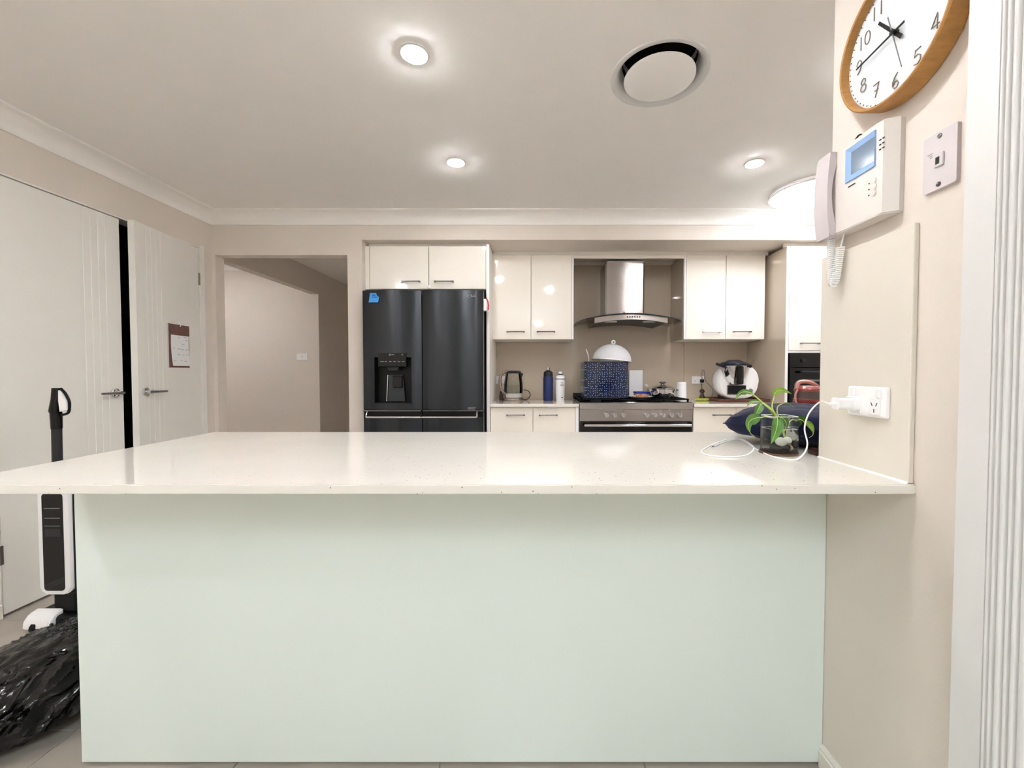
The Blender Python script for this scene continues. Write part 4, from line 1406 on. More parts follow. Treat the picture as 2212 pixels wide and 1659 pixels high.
def cush(u, v, s):
    d = (1 - abs(u) ** 2.4) * (1 - abs(v) ** 2.4)
    h = CTH / 2 * max(0, d) ** 0.36
    k = 1 - 0.07 * (1 - abs(u * v))
    x, y = u * CS * (1 - 0.10 * (1 - v * v) * 0 + 0) * (0.98 + 0.02 * abs(v)), v * CS * (0.98 + 0.02 * abs(u))
    n_ = noise.noise(Vector((x * 14, y * 14, s * 3.0))) * 0.010 * min(1, d * 3) + noise.noise(Vector((x * 34, y * 34, s * 5.0))) * 0.004 * min(1, d * 3)
    lift = 0.0
    return (x, y, CTH / 2 + 0.006 + s * h + n_ * 1.0 + lift)


for s in (1, -1):
    pass
mb = MB()
for s in (1, -1):
    mb.grid([[cush(-1 + 2 * i / N_, -1 + 2 * j / N_, s) for j in range(N_ + 1)] for i in range(N_ + 1)])
bmesh.ops.remove_doubles(mb.bm, verts=mb.bm.verts[:], dist=1e-4)
for v in mb.bm.verts:
    v.co.z = max(v.co.z, 0.0005)
mb.build('cover', 'navy_velvet', cu, True)
edge = []
for (a, b) in (((-1, -1), (1, -1)), ((1, -1), (1, 1)), ((1, 1), (-1, 1)), ((-1, 1), (-1, -1))):
    for k in range(12):
        t_ = k / 12
        p_ = cush(a[0] + (b[0] - a[0]) * t_, a[1] + (b[1] - a[1]) * t_, 1)
        edge.append((p_[0] * 1.0, p_[1] * 1.0, p_[2]))
edge.append(edge[0])
edge = [(x * 0.992, y * 0.992, z) for x, y, z in edge]
MB().tube(edge, 0.0016, 6).build('piping', 'navy_velvet', cu, True)

# pink bottle
q = atd(1743, 860, 1.655)
pk = thing('drink_bottle', 'pink drink bottle with carry loop behind the navy cushion', 'bottle', (1.092, 1.662, BENCH))
zt_ = atd(1743, 826, 1.655).z - BENCH
MB().lathe([(0.042, 0), (0.046, 0.004), (0.046, zt_ - 0.088), (0.047, zt_ - 0.080)], n=32, cap=False).build('body', 'pink_glass', pk, True)
MB().lathe([(0.0, 0.002), (0.044, 0.003), (0.044, zt_ - 0.11), (0, zt_ - 0.108)], n=28).build('drink', 'pink_light', pk, True)
MB().lathe([(0.049, zt_ - 0.082), (0.051, zt_ - 0.078), (0.050, zt_ - 0.066), (0.046, zt_ - 0.064)], n=32).build('collar', 'pink', pk, True)
MB().lathe([(0.046, zt_ - 0.065), (0.0455, zt_ - 0.034), (0, zt_ - 0.033)], n=32).build('grey_band', 'smoke', pk, True)
MB().lathe([(0.048, zt_ - 0.036), (0.048, zt_ - 0.026), (0.034, zt_ - 0.014), (0, zt_ - 0.012)], n=32).build('lid', 'pink', pk, True)
MB().tube(spline([(-0.040, 0, zt_ - 0.030), (-0.036, 0, zt_ - 0.002), (0.0, 0, zt_ + 0.002), (0.034, 0, zt_ - 0.012), (0.046, 0, zt_ - 0.030)], 6), 0.0075, 8).build('carry_loop', 'pink_light', pk, True)
MB().tube(spline([(-0.046, -0.01, zt_ - 0.028), (-0.056, -0.012, zt_ - 0.05), (-0.054, -0.012, zt_ - 0.075), (-0.047, -0.01, zt_ - 0.082)], 5), 0.004, 6).build('latch', 'pink_light', pk, True)
# small dark red packet near the wall end
rp = MB().box(0.832, 0.895, 1.222, 1.262, BENCH + 0.0002, BENCH + 0.016, 0.003).box(0.838, 0.88, 1.226, 1.256, BENCH + 0.016, BENCH + 0.021, 0.002)
tag(rp.build('coin_purse', 'wood_dark'), 'small dark reddish purse lying by the end of the wall', 'purse')

# plant in a square glass vase
VX0, VX1, VY0, VY1, VH = 0.706, 0.788, 1.232, 1.302, 0.110
vcx, vcy = (VX0 + VX1) / 2, (VY0 + VY1) / 2
co = thing('coaster', 'round brown wooden coaster under the glass vase', 'coaster', (vcx, vcy + 0.002, BENCH))
MB().lathe([(0.053, 0), (0.054, 0.001), (0.054, 0.004), (0.053, 0.005), (0, 0.005)], n=40).build('disc', 'wood_coaster', co, True)
VZ = BENCH + 0.005
va = thing('glass_vase', 'square clear glass vase of pebbles and water on the benchtop', 'vase', (vcx, vcy, VZ))
aw, ad = (VX1 - VX0) / 2, (VY1 - VY0) / 2
mb = MB()
mb.prism(rounded(2 * aw, 2 * ad, 0.006, 3), 'z', 0.0, 0.006)
mb.build('base', 'clear_glass', va, True)
mb = MB()
for s in (1.0, 0.93):
    R_ = rounded(2 * aw * s, 2 * ad * s, 0.006, 3)
    mb.grid([[(x, y, z) for x, y in R_] for z in (0.0 if s == 1 else 0.006, VH)], closed_u=True)
mb.build('wall', 'clear_glass', va, True)
rim = [(x, y, VH) for x, y in rounded(2 * aw * 0.965, 2 * ad * 0.965, 0.006, 3)]
MB().tube(rim + [rim[0]], 0.0011, 5).build('rim', 'white_gloss', va)
WL = 0.072
MB().prism(rounded(2 * aw * 0.92, 2 * ad * 0.92, 0.005, 3), 'z', 0.0062, WL).build('water', 'water', va, True)
wr = [(x, y, WL) for x, y in rounded(2 * aw * 0.93, 2 * ad * 0.93, 0.005, 3)]
MB().tube(wr + [wr[0]], 0.0007, 4).build('water_line', 'white_gloss', va)


def zp(zx, zy, Y):
    """point of the enlarged plant view -> place"""
    return atd(1500 + zx / 7.373, 840 + zy / 7.373, Y)


PEB = [('large white pebble at the front of the vase', 'stone_white', 1382, 842, 1.252, .0165, .010, .0115, 15),
       ('smaller white pebble beside the large white one in the vase', 'stone_white', 1560, 815, 1.258, .0110, .009, .0082, 25),
       ('brown translucent pebble against the side of the vase', 'stone_brown', 1632, 885, 1.262, .0085, .009, .0115, 10),
       ('small tan pebble low in the vase corner', 'stone_tan', 1625, 990, 1.252, .0062, .006, .0068, 0),
       ('flat grey pebble below the white pebbles', 'stone_grey', 1510, 930, 1.256, .0160, .011, .0068, 15),
       ('flat charcoal pebble at the bottom of the vase', 'stone_black', 1500, 990, 1.258, .0190, .014, .0080, 6),
       ('flat black pebble low beside the big leaf', 'stone_black', 1330, 935, 1.260, .0200, .013, .0075, 8),
       ('black pebble on the vase floor under the big leaf', 'stone_black', 1290, 1005, 1.258, .0150, .012, .0065, -4),
       ('dark grey pebble behind the large white pebble', 'dark_grey', 1440, 880, 1.285, .0180, .010, .0110, 0),
       ('black pebble behind the smaller white pebble', 'stone_black', 1540, 880, 1.284, .0170, .010, .0120, 0)]
for lab, m_, zx, zy, Y, rx, ry, rz, rot in PEB:
    rx, ry, rz = rx * 1.12, ry * 1.1, rz * 1.15
    c = zp(zx, zy, Y)
    c.x = min(max(c.x, VX0 + 0.007 + rx), VX1 - 0.007 - rx)
    c.y = min(max(c.y, VY0 + 0.006 + ry), VY1 - 0.006 - ry)
    c.z = max(c.z, VZ + 0.0065 + rz)
    p_ = MB().ellipsoid((0, 0, 0), rx, ry, rz, Matrix.Rotation(math.radians(rot), 3, 'Y'))
    for v in p_.bm.verts:
        v.co *= 1 + 0.06 * noise.noise(v.co * 90 + Vector((zx, 0, 0)))
    o = p_.build('pebble', m_, None, True)
    o.location = c
    tag(o, lab, 'pebble', 'pebbles in the vase')

# plant
crown = zp(1310, 455, 1.262)
plant = thing('pothos_cutting', 'green leafy pothos cutting growing in the glass vase', 'plant', tuple(crown))


def leaf(base, mid, tip, width, m_='leaf', face=(0, -1, 0.25), fold=0.25, tail=None):
    b, c, t = Vector(base) - crown, Vector(mid) - crown, Vector(tip) - crown
    c = c * 2 - (b + t) / 2
    path = bez(b, c, t, 14)
    F = Vector(face).normalized()
    rows = []
    for i, p_ in enumerate(path):
        s = i / 14
        tan = (path[min(i + 1, 14)] - path[max(i - 1, 0)]).normalized()
        side = tan.cross(F).normalized()
        nor = side.cross(tan).normalized()
        w_ = width / 2 * (math.sin(PI * min(1, s ** 0.72)) ** 0.8) * (1 - 0.25 * s) + 0.0003
        row = []
        for j in range(7):
            u = (j - 3) / 3
            row.append(p_ + side * u * w_ + nor * (fold * w_ * abs(u) ** 1.3 + 0.0006))
        rows.append(row)
    mb = MB()
    mb.grid(rows)
    rows2 = [[p_ - (rows[i][3] - rows[i][3]) - F * 0.0007 * -1 for p_ in r_] for i, r_ in enumerate(rows)]
    mb.grid(rows2)
    lo = mb.build('leaf', m_, plant, True)
    vp = [r_[3] - F * -0.0003 for r_ in rows]
    MB().tube([r_[3] + F * 0.0006 for r_ in rows], [0.0011 * (1 - 0.7 * i / 14) + 0.0002 for i in range(15)], 5).build('midrib', 'stem', lo, True)
    return lo


def stem(pts, r=0.0018, m_='stem'):
    P_ = spline([Vector(p_) - crown for p_ in pts], 6)
    n_ = len(P_)
    return MB().tube(P_, [r * (1 - 0.35 * i / (n_ - 1)) for i in range(n_)], 7).build('stem', m_, plant, True)


Y1, Y2, Y3 = 1.222, 1.262, 1.300
stem([zp(1440, 760, 1.27), zp(1395, 620, 1.268), zp(1310, 455, Y2), zp(1255, 360, Y2), zp(1130, 260, Y2), zp(1030, 170, Y2), zp(930, 85, Y2)], 0.0032)
leaf(zp(940, 90, Y2), zp(760, 55, Y2), zp(655, 175, Y2 - .01), 0.017, 'leaf', (0.2, -1, 0.5))
leaf(zp(1080, 225, Y2), zp(930, 205, Y2), zp(835, 285, Y2 - .008), 0.014, 'leaf', (0, -0.7, 0.9))
leaf(zp(1055, 240, Y2 - .01), zp(1010, 340, Y2 - .012), zp(950, 450, Y2 - .012), 0.026)
stem([zp(1285, 400, Y2), zp(1240, 300, Y2), zp(1250, 190, Y2), zp(1275, 125, Y2)], 0.0022)
leaf(zp(1262, 120, Y2), zp(1350, 20, Y2), zp(1540, 75, Y2 + .01), 0.021, 'leaf_light', (-0.1, -1, -0.2))
stem([zp(1335, 450, Y2), zp(1318, 360, Y2), zp(1330, 280, Y2), zp(1390, 240, Y2)], 0.0022)
leaf(zp(1385, 242, Y2), zp(1470, 218, Y2), zp(1568, 280, Y2 + .01), 0.008, 'leaf_light', (0, -0.5, -0.9))
stem([zp(1290, 470, Y2), zp(1200, 455, Y1 + .01), zp(1110, 445, Y1), zp(1030, 475, Y1)], 0.0022)
leaf(zp(1060, 455, Y1), zp(870, 520, Y1), zp(885, 700, Y1), 0.036, 'leaf', (0.25, -1, 0.1))
stem([zp(885, 690, Y1), zp(905, 720, Y1), zp(955, 757, Y1)], 0.0010)
leaf(zp(1318, 465, Y1 + .005), zp(1300, 650, Y1 - .006), zp(1215, 870, Y1 - .002), 0.038)
leaf(zp(1345, 445, Y2 - .01), zp(1440, 510, Y2 - .01), zp(1465, 640, Y2 - .01), 0.024)
stem([zp(1425, 680, Y2), zp(1480, 570, Y2), zp(1560, 490, Y2), zp(1640, 480, Y2)], 0.0022)
leaf(zp(1590, 470, Y2), zp(1700, 560, Y3), zp(1705, 760, Y3), 0.042, 'leaf', (-0.1, -1, 0.1))
stem([zp(1650, 480, Y2), zp(1715, 500, Y2), zp(1765, 545, Y2)], 0.0014)
leaf(zp(1750, 530, Y2), zp(1850, 600, Y2), zp(1890, 725, Y2), 0.020, 'leaf_light')
stem([zp(1890, 715, Y2), zp(1880, 745, Y2), zp(1825, 780, Y2)], 0.0010)
leaf(zp(1300, 455, Y2 + .01), zp(1200, 330, Y2 + .01), zp(1100, 215, Y2 + .012), 0.016, 'leaf_light', (0.2, -1, 0.4))

# ================================================================== NIB WALL ITEMS
# power point on the splash panel (faces -X)
c = (atx(1832, 833, SPX) + atx(1918, 902, SPX)) / 2
oy0, oy1 = atx(1833, 865, SPX - 0.008).y, atx(1917, 868, SPX - 0.008).y
zc_ = atx(1833, 864, SPX - 0.008).z
pp = thing('power_point', 'white double power point on the glossy panel beside the plant', 'power point', (SPX, (oy0 + oy1) / 2, zc_))
pw = (oy0 - oy1) / 2
MB().box(-0.011, 0, -pw, pw, -0.037, 0.037, 0.004).build('plate', 'white_plastic', pp)
for s in (1, -1):
    yo = s * 0.029
    sk_ = MB().box(-0.0140, -0.011, yo - 0.016, yo + 0.016, -0.031, 0.006, 0.0012).build('socket', 'white_gloss', pp)
    mb = MB()
    for dy, dz, r in ((0.007, -0.005, 0.45), (-0.007, -0.005, -0.45), (0, -0.020, 0)):
        mb.tube([(-0.0141, yo + dy + 0.0045 * math.sin(r), dz + 0.0045 * math.cos(r)), (-0.0141, yo + dy - 0.0045 * math.sin(r), dz - 0.0045 * math.cos(r))], 0.0011, 4)
    mb.build('slots', 'black', sk_)
    MB().box(-0.0155, -0.011, yo - (0.018 if s < 0 else -0.004), yo - (0.004 if s < 0 else -0.018), 0.010, 0.030, 0.003).build('switch', 'white_gloss', pp)
# charger
ch = thing('phone_charger', 'white phone charger plugged into the double power point', 'charger', (SPX - 0.0142, (oy0 + oy1) / 2 + 0.029, zc_ - 0.006))
mb = MB()
mb.prism(rounded(0.030, 0.030, 0.008, 5), 'x', -0.050, -0.012)
mb.build('adapter', 'white_gloss', ch, True)
mb = MB()
mb.prism(rounded(0.034, 0.036, 0.010, 5), 'x', -0.013, 0.0)
mb.build('plug_base', 'white_plastic', ch, True)
MB().tube([(-0.050, 0, -0.002), (-0.064, 0.002, -0.002)], 0.004, 8).build('cable_boot', 'white_plastic', ch, True)
cst = Vector(ch.location) + Vector((-0.064, 0.002, -0.002))
# cable
ZB = BENCH + 0.0028


def onb(px, py):
    return atz(px, py, ZB)


d_ = atd(1743, 900, 1.175)
cab = [cst, atd(1772, 868, 1.17), atd(1748, 892, 1.185), atd(1738, 925, 1.19), atd(1744, 958, 1.187), atd(1737, 982, 1.182) + Vector((0, 0, 0.004)), onb(1718, 993), onb(1685, 990), onb(1655, 981), onb(1630, 968), onb(1608, 953),
       onb(1590, 949), onb(1565, 951), onb(1535, 962), onb(1515, 976), onb(1535, 984), onb(1580, 987), onb(1612, 983), onb(1628, 970), onb(1620, 958), onb(1600, 951) + Vector((0, 0, 0.004)), onb(1575, 953) + Vector((0, 0, 0.002)), onb(1552, 959)]
cb = thing('charging_cable', 'white charging cable looped on the benchtop around the plant', 'cable', tuple(onb(1655, 981)))
pts = [Vector(p_) - Vector(cb.location) for p_ in spline(cab, 7)]
MB().tube(pts, 0.0021, 8).build('cable', 'white_plastic', cb, True)
e0, e1 = onb(1553, 959) - Vector(cb.location), onb(1541, 964) - Vector(cb.location)
MB().tube([e0, e0 + (e1 - e0) * 0.9], 0.0040, 8).build('connector', 'white_gloss', cb, True)
MB().tube([e0 + (e1 - e0) * 0.9, e0 + (e1 - e0) * 1.35], 0.0026, 8).build('connector_tip', 'chrome', cb, True)

# wall phone plate
wy0, wy1 = atx(1995, 360, XR - 0.007).y, atx(2068, 345, XR - 0.007).y
wz0, wz1 = atx(1999, 421, XR - 0.007).z, atx(1997, 304, XR - 0.007).z
wp = thing('phone_plate', 'white telephone wall plate with two screws beside the intercom', 'wall plate', (XR, (wy0 + wy1) / 2, (wz0 + wz1) / 2))
hw_, hh_ = (wy0 - wy1) / 2, (wz1 - wz0) / 2
mb = MB()
mb.prism(rounded(2 * hw_, 2 * hh_, 0.004, 4), 'x', -0.008, 0)
mb.build('plate', 'handset', wp)
for s in (1, -1):
    sw_ = MB().lathe([(0.0, -0.0105), (0.0045, -0.0100), (0.0052, -0.008)], (0, 0, s * hh_ * 0.84), 14, 'x').build('screw', 'chrome_dark', wp, True)
MB().box(-0.012, -0.008, -0.011, 0.008, -0.013, 0.013, 0.001).build('socket', 'handset', wp)
MB().box(-0.0125, -0.012, -0.004, 0.004, -0.008, 0.006).build('socket_hole', 'black', wp)
mb = MB()
for k in range(3):
    mb.box(-0.0086, -0.008, 0.016 - 0.001, 0.026 - k * 0.003, 0.020 - k * 0.004, 0.0215 - k * 0.004)
mb.build('embossed_mark', 'ash_grey', wp)

# intercom
IXF = 0.802
iy0, iy1 = atx(1809, 420, IXF).y, atx(1907, 360, IXF).y       # far, near
iz0, iz1 = atx(1905, 462, IXF).z, atx(1910, 256, IXF).z
icy, icz = (iy0 + iy1) / 2, (iz0 + iz1) / 2
ic = thing('video_intercom', 'white video intercom with handset on the wall end', 'intercom', (XR, icy, icz))
dx = IXF - XR
a, b, hz2 = iy0 - icy + 0.062, iy1 - icy, (iz1 - iz0) / 2
# body with chamfered near side
mb = MB()
mb.prism([(0, b - 0.012), (-0.012, b - 0.014), (dx + 0.004, b - 0.003), (dx, b), (dx - 0.001, b + 0.02), (dx - 0.001, a), (0, a)], 'z', -hz2, hz2)
bmesh.ops.bevel(mb.bm, geom=[e for e in mb.bm.edges if abs(e.verts[0].co.z - e.verts[1].co.z) < 1e-6], offset=0.003, segments=2, affect='EDGES')
mb.build('body', 'intercom_white', ic)


def icp(px, py, X):
    return atx(px, py, X) - Vector(ic.location)


# screen: bevelled recess drawn as real frame
fx = IXF - 0.0012
oq = [icp(1833, 323, fx), icp(1895, 279, fx), icp(1890, 361, fx), icp(1825, 397, fx)]
yf = (oq[0].y + oq[3].y) / 2
yn = (oq[1].y + oq[2].y) / 2
zt2 = (oq[0].z + oq[1].z) / 2
zb2 = (oq[2].z + oq[3].z) / 2
X0 = dx - 0.001
mb = MB()
o4 = [(X0 - 0.004, yf, zt2), (X0 - 0.004, yn, zt2), (X0 - 0.004, yn, zb2), (X0 - 0.004, yf, zb2)]
i4 = [(X0 - 0.0012, yf - 0.016, zt2 - 0.013), (X0 - 0.0012, yn + 0.004, zt2 - 0.013), (X0 - 0.0012, yn + 0.004, zb2 + 0.014), (X0 - 0.0012, yf - 0.016, zb2 + 0.014)]
b4 = [(X0, p_[1], p_[2]) for p_ in o4]
for k in range(4):
    j = (k + 1) % 4
    mb.quad(o4[k], o4[j], i4[j], i4[k])
    mb.quad(b4[k], b4[j], o4[j], o4[k])
sf = mb.build('screen_frame', 'blue_bezel', ic)
MB().quad(*i4).build('screen', 'screen_light', sf)
mb = MB()
for k in range(3):
    for j in range(2):
        mb.tube([(X0 - 0.0006, yn - 0.010 - j * 0.009, zt2 - 0.030 - k * 0.011), (X0 - 0.0006, yn - 0.014 - j * 0.009, zt2 - 0.030 - k * 0.011)], 0.0016, 5)
mb.build('speaker_slots', 'black', ic)
for k, (zz, r) in enumerate(((0.014, 0.0075), (0.0, 0.0085), (-0.014, 0.0075))):
    MB().lathe([(r, X0), (r, X0 - 0.002), (r * 0.7, X0 - 0.003), (0, X0 - 0.003)], (0, yn + 0.004, zb2 - 0.047 + zz), 20, 'x').build('button', 'intercom_white', ic, True)
    MB().box(X0 - 0.0006, X0, yn + 0.017, yn + 0.020, zb2 - 0.047 + zz - 0.0015, zb2 - 0.047 + zz + 0.0015).build('indicator', 'black', ic)
MB().box(X0 - 0.0006, X0, yf - 0.030, yf - 0.006, zb2 - 0.014, zb2 - 0.0105).build('brand_mark', 'dark_grey', ic)
# handset cradle and handset
MB().box(dx + 0.006, 0, a - 0.002, iy0 - icy + 0.058, -hz2 + 0.002, hz2 - 0.002, 0.003).build('cradle', 'intercom_white', ic)
MB().box(dx + 0.002, dx + 0.012, iy0 - icy - 0.002, iy0 - icy + 0.004, -hz2 + 0.02, hz2 - 0.04).build('cradle_gap_shade', 'ash_grey', ic)  # solid grey strip standing in for the shaded gap beside the handset
hpts = []
HL = hz2 + 0.004
prof_h = []
nh = 18
outer_, inner_ = [], []
for k in range(nh + 1):
    s = -1 + 2 * k / nh
    z_ = s * HL
    bow = 0.009 * (1 - s * s)
    outer_.append((dx - 0.016 - bow * 0.9, z_))
    arch = 0.010 * max(0, 1 - (s / 0.62) ** 2)
    inner_.append((dx - 0.002 - arch, z_))
mb = MB()
ya, ybb = iy0 - icy + 0.004, iy0 - icy + 0.056
mb.prism(outer_ + inner_[::-1], 'y', ya, ybb)
bmesh.ops.bevel(mb.bm, geom=[e for e in mb.bm.edges if abs(e.verts[0].co.y - e.verts[1].co.y) < 1e-6], offset=0.003, segments=2, affect='EDGES')
hs = mb.build('handset', 'handset', ic, True)
for s in (-1, 1):
    MB().box(dx - 0.006, dx + 0.006, ya + 0.004, ybb - 0.004, s * HL * 0.78 - 0.026, s * HL * 0.78 + 0.026, 0.004).build('ear_cap', 'handset', hs)
# small dark wire loop above the intercom
MB().tube(spline([(-0.012, iy0 - icy - 0.03, hz2 - 0.002), (-0.012, iy0 - icy - 0.022, hz2 + 0.016), (-0.012, iy0 - icy - 0.036, hz2 + 0.024), (-0.012, iy0 - icy - 0.05, hz2 + 0.012), (-0.012, iy0 - icy - 0.052, hz2 - 0.004)], 6), 0.0022, 6).build('wire_loop', 'black', ic, True)
# coiled cord
zc0 = -hz2 - 0.002
yh = iy0 - icy + 0.024
low = icp(1799, 617, IXF)
path = spline([(dx + 0.006, yh + 0.004, zc0 + 0.006), (dx + 0.004, yh + 0.002, zc0 - 0.05), (dx + 0.004, yh - 0.002, low.z + 0.025), (dx + 0.004, yh - 0.008, low.z + 0.004), (dx + 0.006, yh - 0.016, low.z + 0.02),
               (dx + 0.008, yh - 0.022, (low.z + zc0) / 2), (dx + 0.010, yh - 0.026, zc0 - 0.032)], 16)
L = [0.0]
for k in range(1, len(path)):
    L.append(L[-1] + (path[k] - path[k - 1]).length)
turns = 44
coil = []
for k in range(turns * 12 + 1):
    s = k / (turns * 12) * L[-1]
    i = max(j for j in range(len(L)) if L[j] <= s + 1e-9)
    i = min(i, len(L) - 2)
    f_ = (s - L[i]) / max(1e-9, L[i + 1] - L[i])
    p_ = path[i].lerp(path[i + 1], f_)
    tan = (path[i + 1] - path[i]).normalized()
    n1 = Vector((1, 0, 0))
    n1 = (n1 - tan * n1.dot(tan)).normalized()
    n2 = tan.cross(n1)
    a_ = 2 * PI * k / 12
    coil.append(p_ + (n1 * math.cos(a_) + n2 * math.sin(a_)) * 0.0082)
MB().tube(coil, 0.0019, 6).build('coiled_cord', 'white_plastic', ic, True)
MB().tube([path[-1], (dx + 0.016, yh - 0.030, zc0 + 0.004)], 0.0022, 6).build('cord_tail', 'white_plastic', ic, True)

# wall clock
CF = XR - 0.030
ccen = atx(1935, 70, CF)
ck = thing('wall_clock', 'round wall clock with bamboo rim and thin grey numerals', 'clock', (XR, ccen.y, ccen.z))
CR = 0.1525


def ckp(u, v, d):
    """clock face coordinates (u to the reader's right, v up), d off the wall"""
    return (-d, -u, v)


MB().lathe([(CR - 0.006, 0.0), (CR, -0.003), (CR, -0.044), (CR - 0.003, -0.047), (CR - 0.008, -0.046), (CR - 0.010, -0.036), (CR - 0.010, -0.026)], (0, 0, 0), 72, 'x', cap=False).build('rim', 'bamboo', ck, True)
MB().lathe([(0.0, -0.027), (CR - 0.009, -0.027)], (0, 0, 0), 64, 'x', cap=False).build('face', 'clock_face', ck)
MB().lathe([(0.0, -0.002), (CR - 0.007, -0.002)], (0, 0, 0), 48, 'x', cap=False).build('back_plate', 'dark_grey', ck)
SEG = {  # thin stroke numerals in a 1 x 1.6 box centred on the origin
    '0': [[(0.42 * math.cos(a), 0.78 * math.sin(a)) for a in [2 * PI * k / 20 for k in range(21)]]],
    '1': [[(0, -0.8), (0, 0.8)]],
    '2': [[(-0.38, 0.45), (-0.25, 0.72), (0.05, 0.8), (0.35, 0.62), (0.36, 0.3), (0.1, -0.15), (-0.4, -0.8), (0.42, -0.8)]],
    '3': [[(-0.35, 0.6), (0, 0.8), (0.35, 0.55), (0.3, 0.2), (0, 0.05), (0.35, -0.15), (0.4, -0.5), (0.05, -0.8), (-0.38, -0.6)]],
    '4': [[(0.2, -0.8), (0.2, 0.8), (-0.45, -0.35), (0.45, -0.35)]],
    '5': [[(0.4, 0.8), (-0.25, 0.8), (-0.35, 0.1), (0.05, 0.22), (0.4, -0.1), (0.38, -0.5), (0.05, -0.8), (-0.4, -0.65)]],
    '6': [[(0.3, 0.8), (-0.1, 0.5), (-0.38, 0.0), (-0.38, -0.45), (-0.1, -0.8), (0.2, -0.78), (0.42, -0.45), (0.25, -0.08), (-0.1, -0.05), (-0.38, -0.3)]],
    '7': [[(-0.42, 0.8), (0.42, 0.8), (-0.1, -0.8)], [(-0.22, 0.05), (0.32, 0.05)]],
    '8': [[(0.34 * math.cos(a), 0.42 + 0.37 * math.sin(a)) for a in [2 * PI * k / 16 for k in range(17)]], [(0.42 * math.cos(a), -0.38 + 0.42 * math.sin(a)) for a in [2 * PI * k / 16 for k in range(17)]]],
    '9': [[(-0.3, -0.8), (0.1, -0.5), (0.38, 0.0), (0.38, 0.45), (0.1, 0.8), (-0.2, 0.78), (-0.42, 0.45), (-0.25, 0.08), (0.1, 0.05), (0.38, 0.3)]]}
for hnum in range(1, 13):
    a = math.radians(90 - 30 * hnum)
    cu_, cv_ = 0.107 * math.cos(a), 0.107 * math.sin(a)
    s_ = str(hnum)
    mb = MB()
    for k, chh in enumerate(s_):
        off = (k - (len(s_) - 1) / 2) * 0.020
        for poly in SEG[chh]:
            mb.tube([ckp(cu_ + off + 0.019 * x, cv_ + 0.0195 * y, 0.0285) for x, y in poly], 0.0013, 5)
    mb.build('numeral', 'digit', ck)
mb = MB()
for k in range(60):
    a = 2 * PI * k / 60
    mb.tube([ckp(0.1365 * math.cos(a), 0.1365 * math.sin(a), 0.0275), ckp(0.1395 * math.cos(a), 0.1395 * math.sin(a), 0.0275)], 0.0011, 4)
mb.build('minute_marks', 'dark_grey', ck)


def hand(px, py, w, name, m_, d, tail=0.028, length=None):
    q_ = atx(px, py, XR - d) - Vector(ck.location)
    u, v = -q_.y, q_.z
    l_ = math.hypot(u, v)
    u, v = u / l_, v / l_
    if length:
        l_ = length
    mb = MB()
    nx, ny = -v, u
    pts2 = [(-u * tail + nx * w, -v * tail + ny * w), (-u * tail - nx * w, -v * tail - ny * w), (u * l_ - nx * w * .7, v * l_ - ny * w * .7), (u * l_ + nx * w * .7, v * l_ + ny * w * .7)]
    A = [mb.bm.verts.new(ckp(p_[0], p_[1], d)) for p_ in pts2]
    B = [mb.bm.verts.new(ckp(p_[0], p_[1], d + 0.0012)) for p_ in pts2]
    mb.bm.faces.new(A)
    mb.bm.faces.new(B[::-1])
    for k in range(4):
        mb.bm.faces.new((A[k], A[(k + 1) % 4], B[(k + 1) % 4], B[k]))
    return mb.build(name, m_, ck)


hand(1899, 50, 0.0042, 'hour_hand', 'black', 0.032)
hand(1850, 151, 0.0026, 'minute_hand', 'black', 0.035)
hand(1948, 144, 0.0011, 'second_hand', 'mid_grey', 0.038, tail=0.045)
MB().lathe([(0.006, -0.027), (0.006, -0.040), (0, -0.041)], (0, 0, 0), 16, 'x').build('hub', 'black', ck, True)

# ================================================================== LEFT SIDE
# stick vacuum / floor washer
vq = atz(112, 1318, 0.0)
VXX, VYY = -2.235, 1.915
vac = thing('stick_vacuum', 'upright white and black stick vacuum standing before the pantry door', 'vacuum', (VXX, VYY, 0))


def vp(px, py, Y=VYY):
    return atd(px, py, Y) - Vector(vac.location)


g0, g1 = vp(122, 838), vp(121, 893)
pole_x = g1.x
MB().tube([(g0.x, 0, g0.z), (g0.x - 0.001, 0, g0.z - 0.05), (g1.x - 0.004, 0, g1.z + 0.012), (g1.x, 0, g1.z)], [0.016, 0.019, 0.022, 0.019], 16).build('grip', 'black_gloss', vac, True)
lp = [vp(131, 839), vp(141, 850), vp(149, 866), vp(150, 880), vp(147, 892), vp(133, 897)]
MB().tube(spline([(p_.x, 0, p_.z) for p_ in lp], 6), 0.0055, 8).build('trigger_loop', 'black', vac, True)
c4 = [vp(132, 843), vp(148, 866), vp(149, 885), vp(135, 889), vp(132, 866)]
MB().prism([(p_.x, p_.z) for p_ in c4], 'y', -0.012, 0.012).build('loop_infill', 'white_gloss', vac)
s1 = vp(123, 926)
MB().tube([(pole_x, 0, g1.z + 0.004), (pole_x + 0.001, 0, s1.z)], [0.021, 0.0195], 16).build('collar', 'black_gloss', vac, True)
bt = vp(122, 1062)
MB().tube([(pole_x + 0.001, 0, s1.z), (pole_x - 0.002, 0, bt.z)], 0.0178, 16).build('pole', 'dark_grey', vac, True)
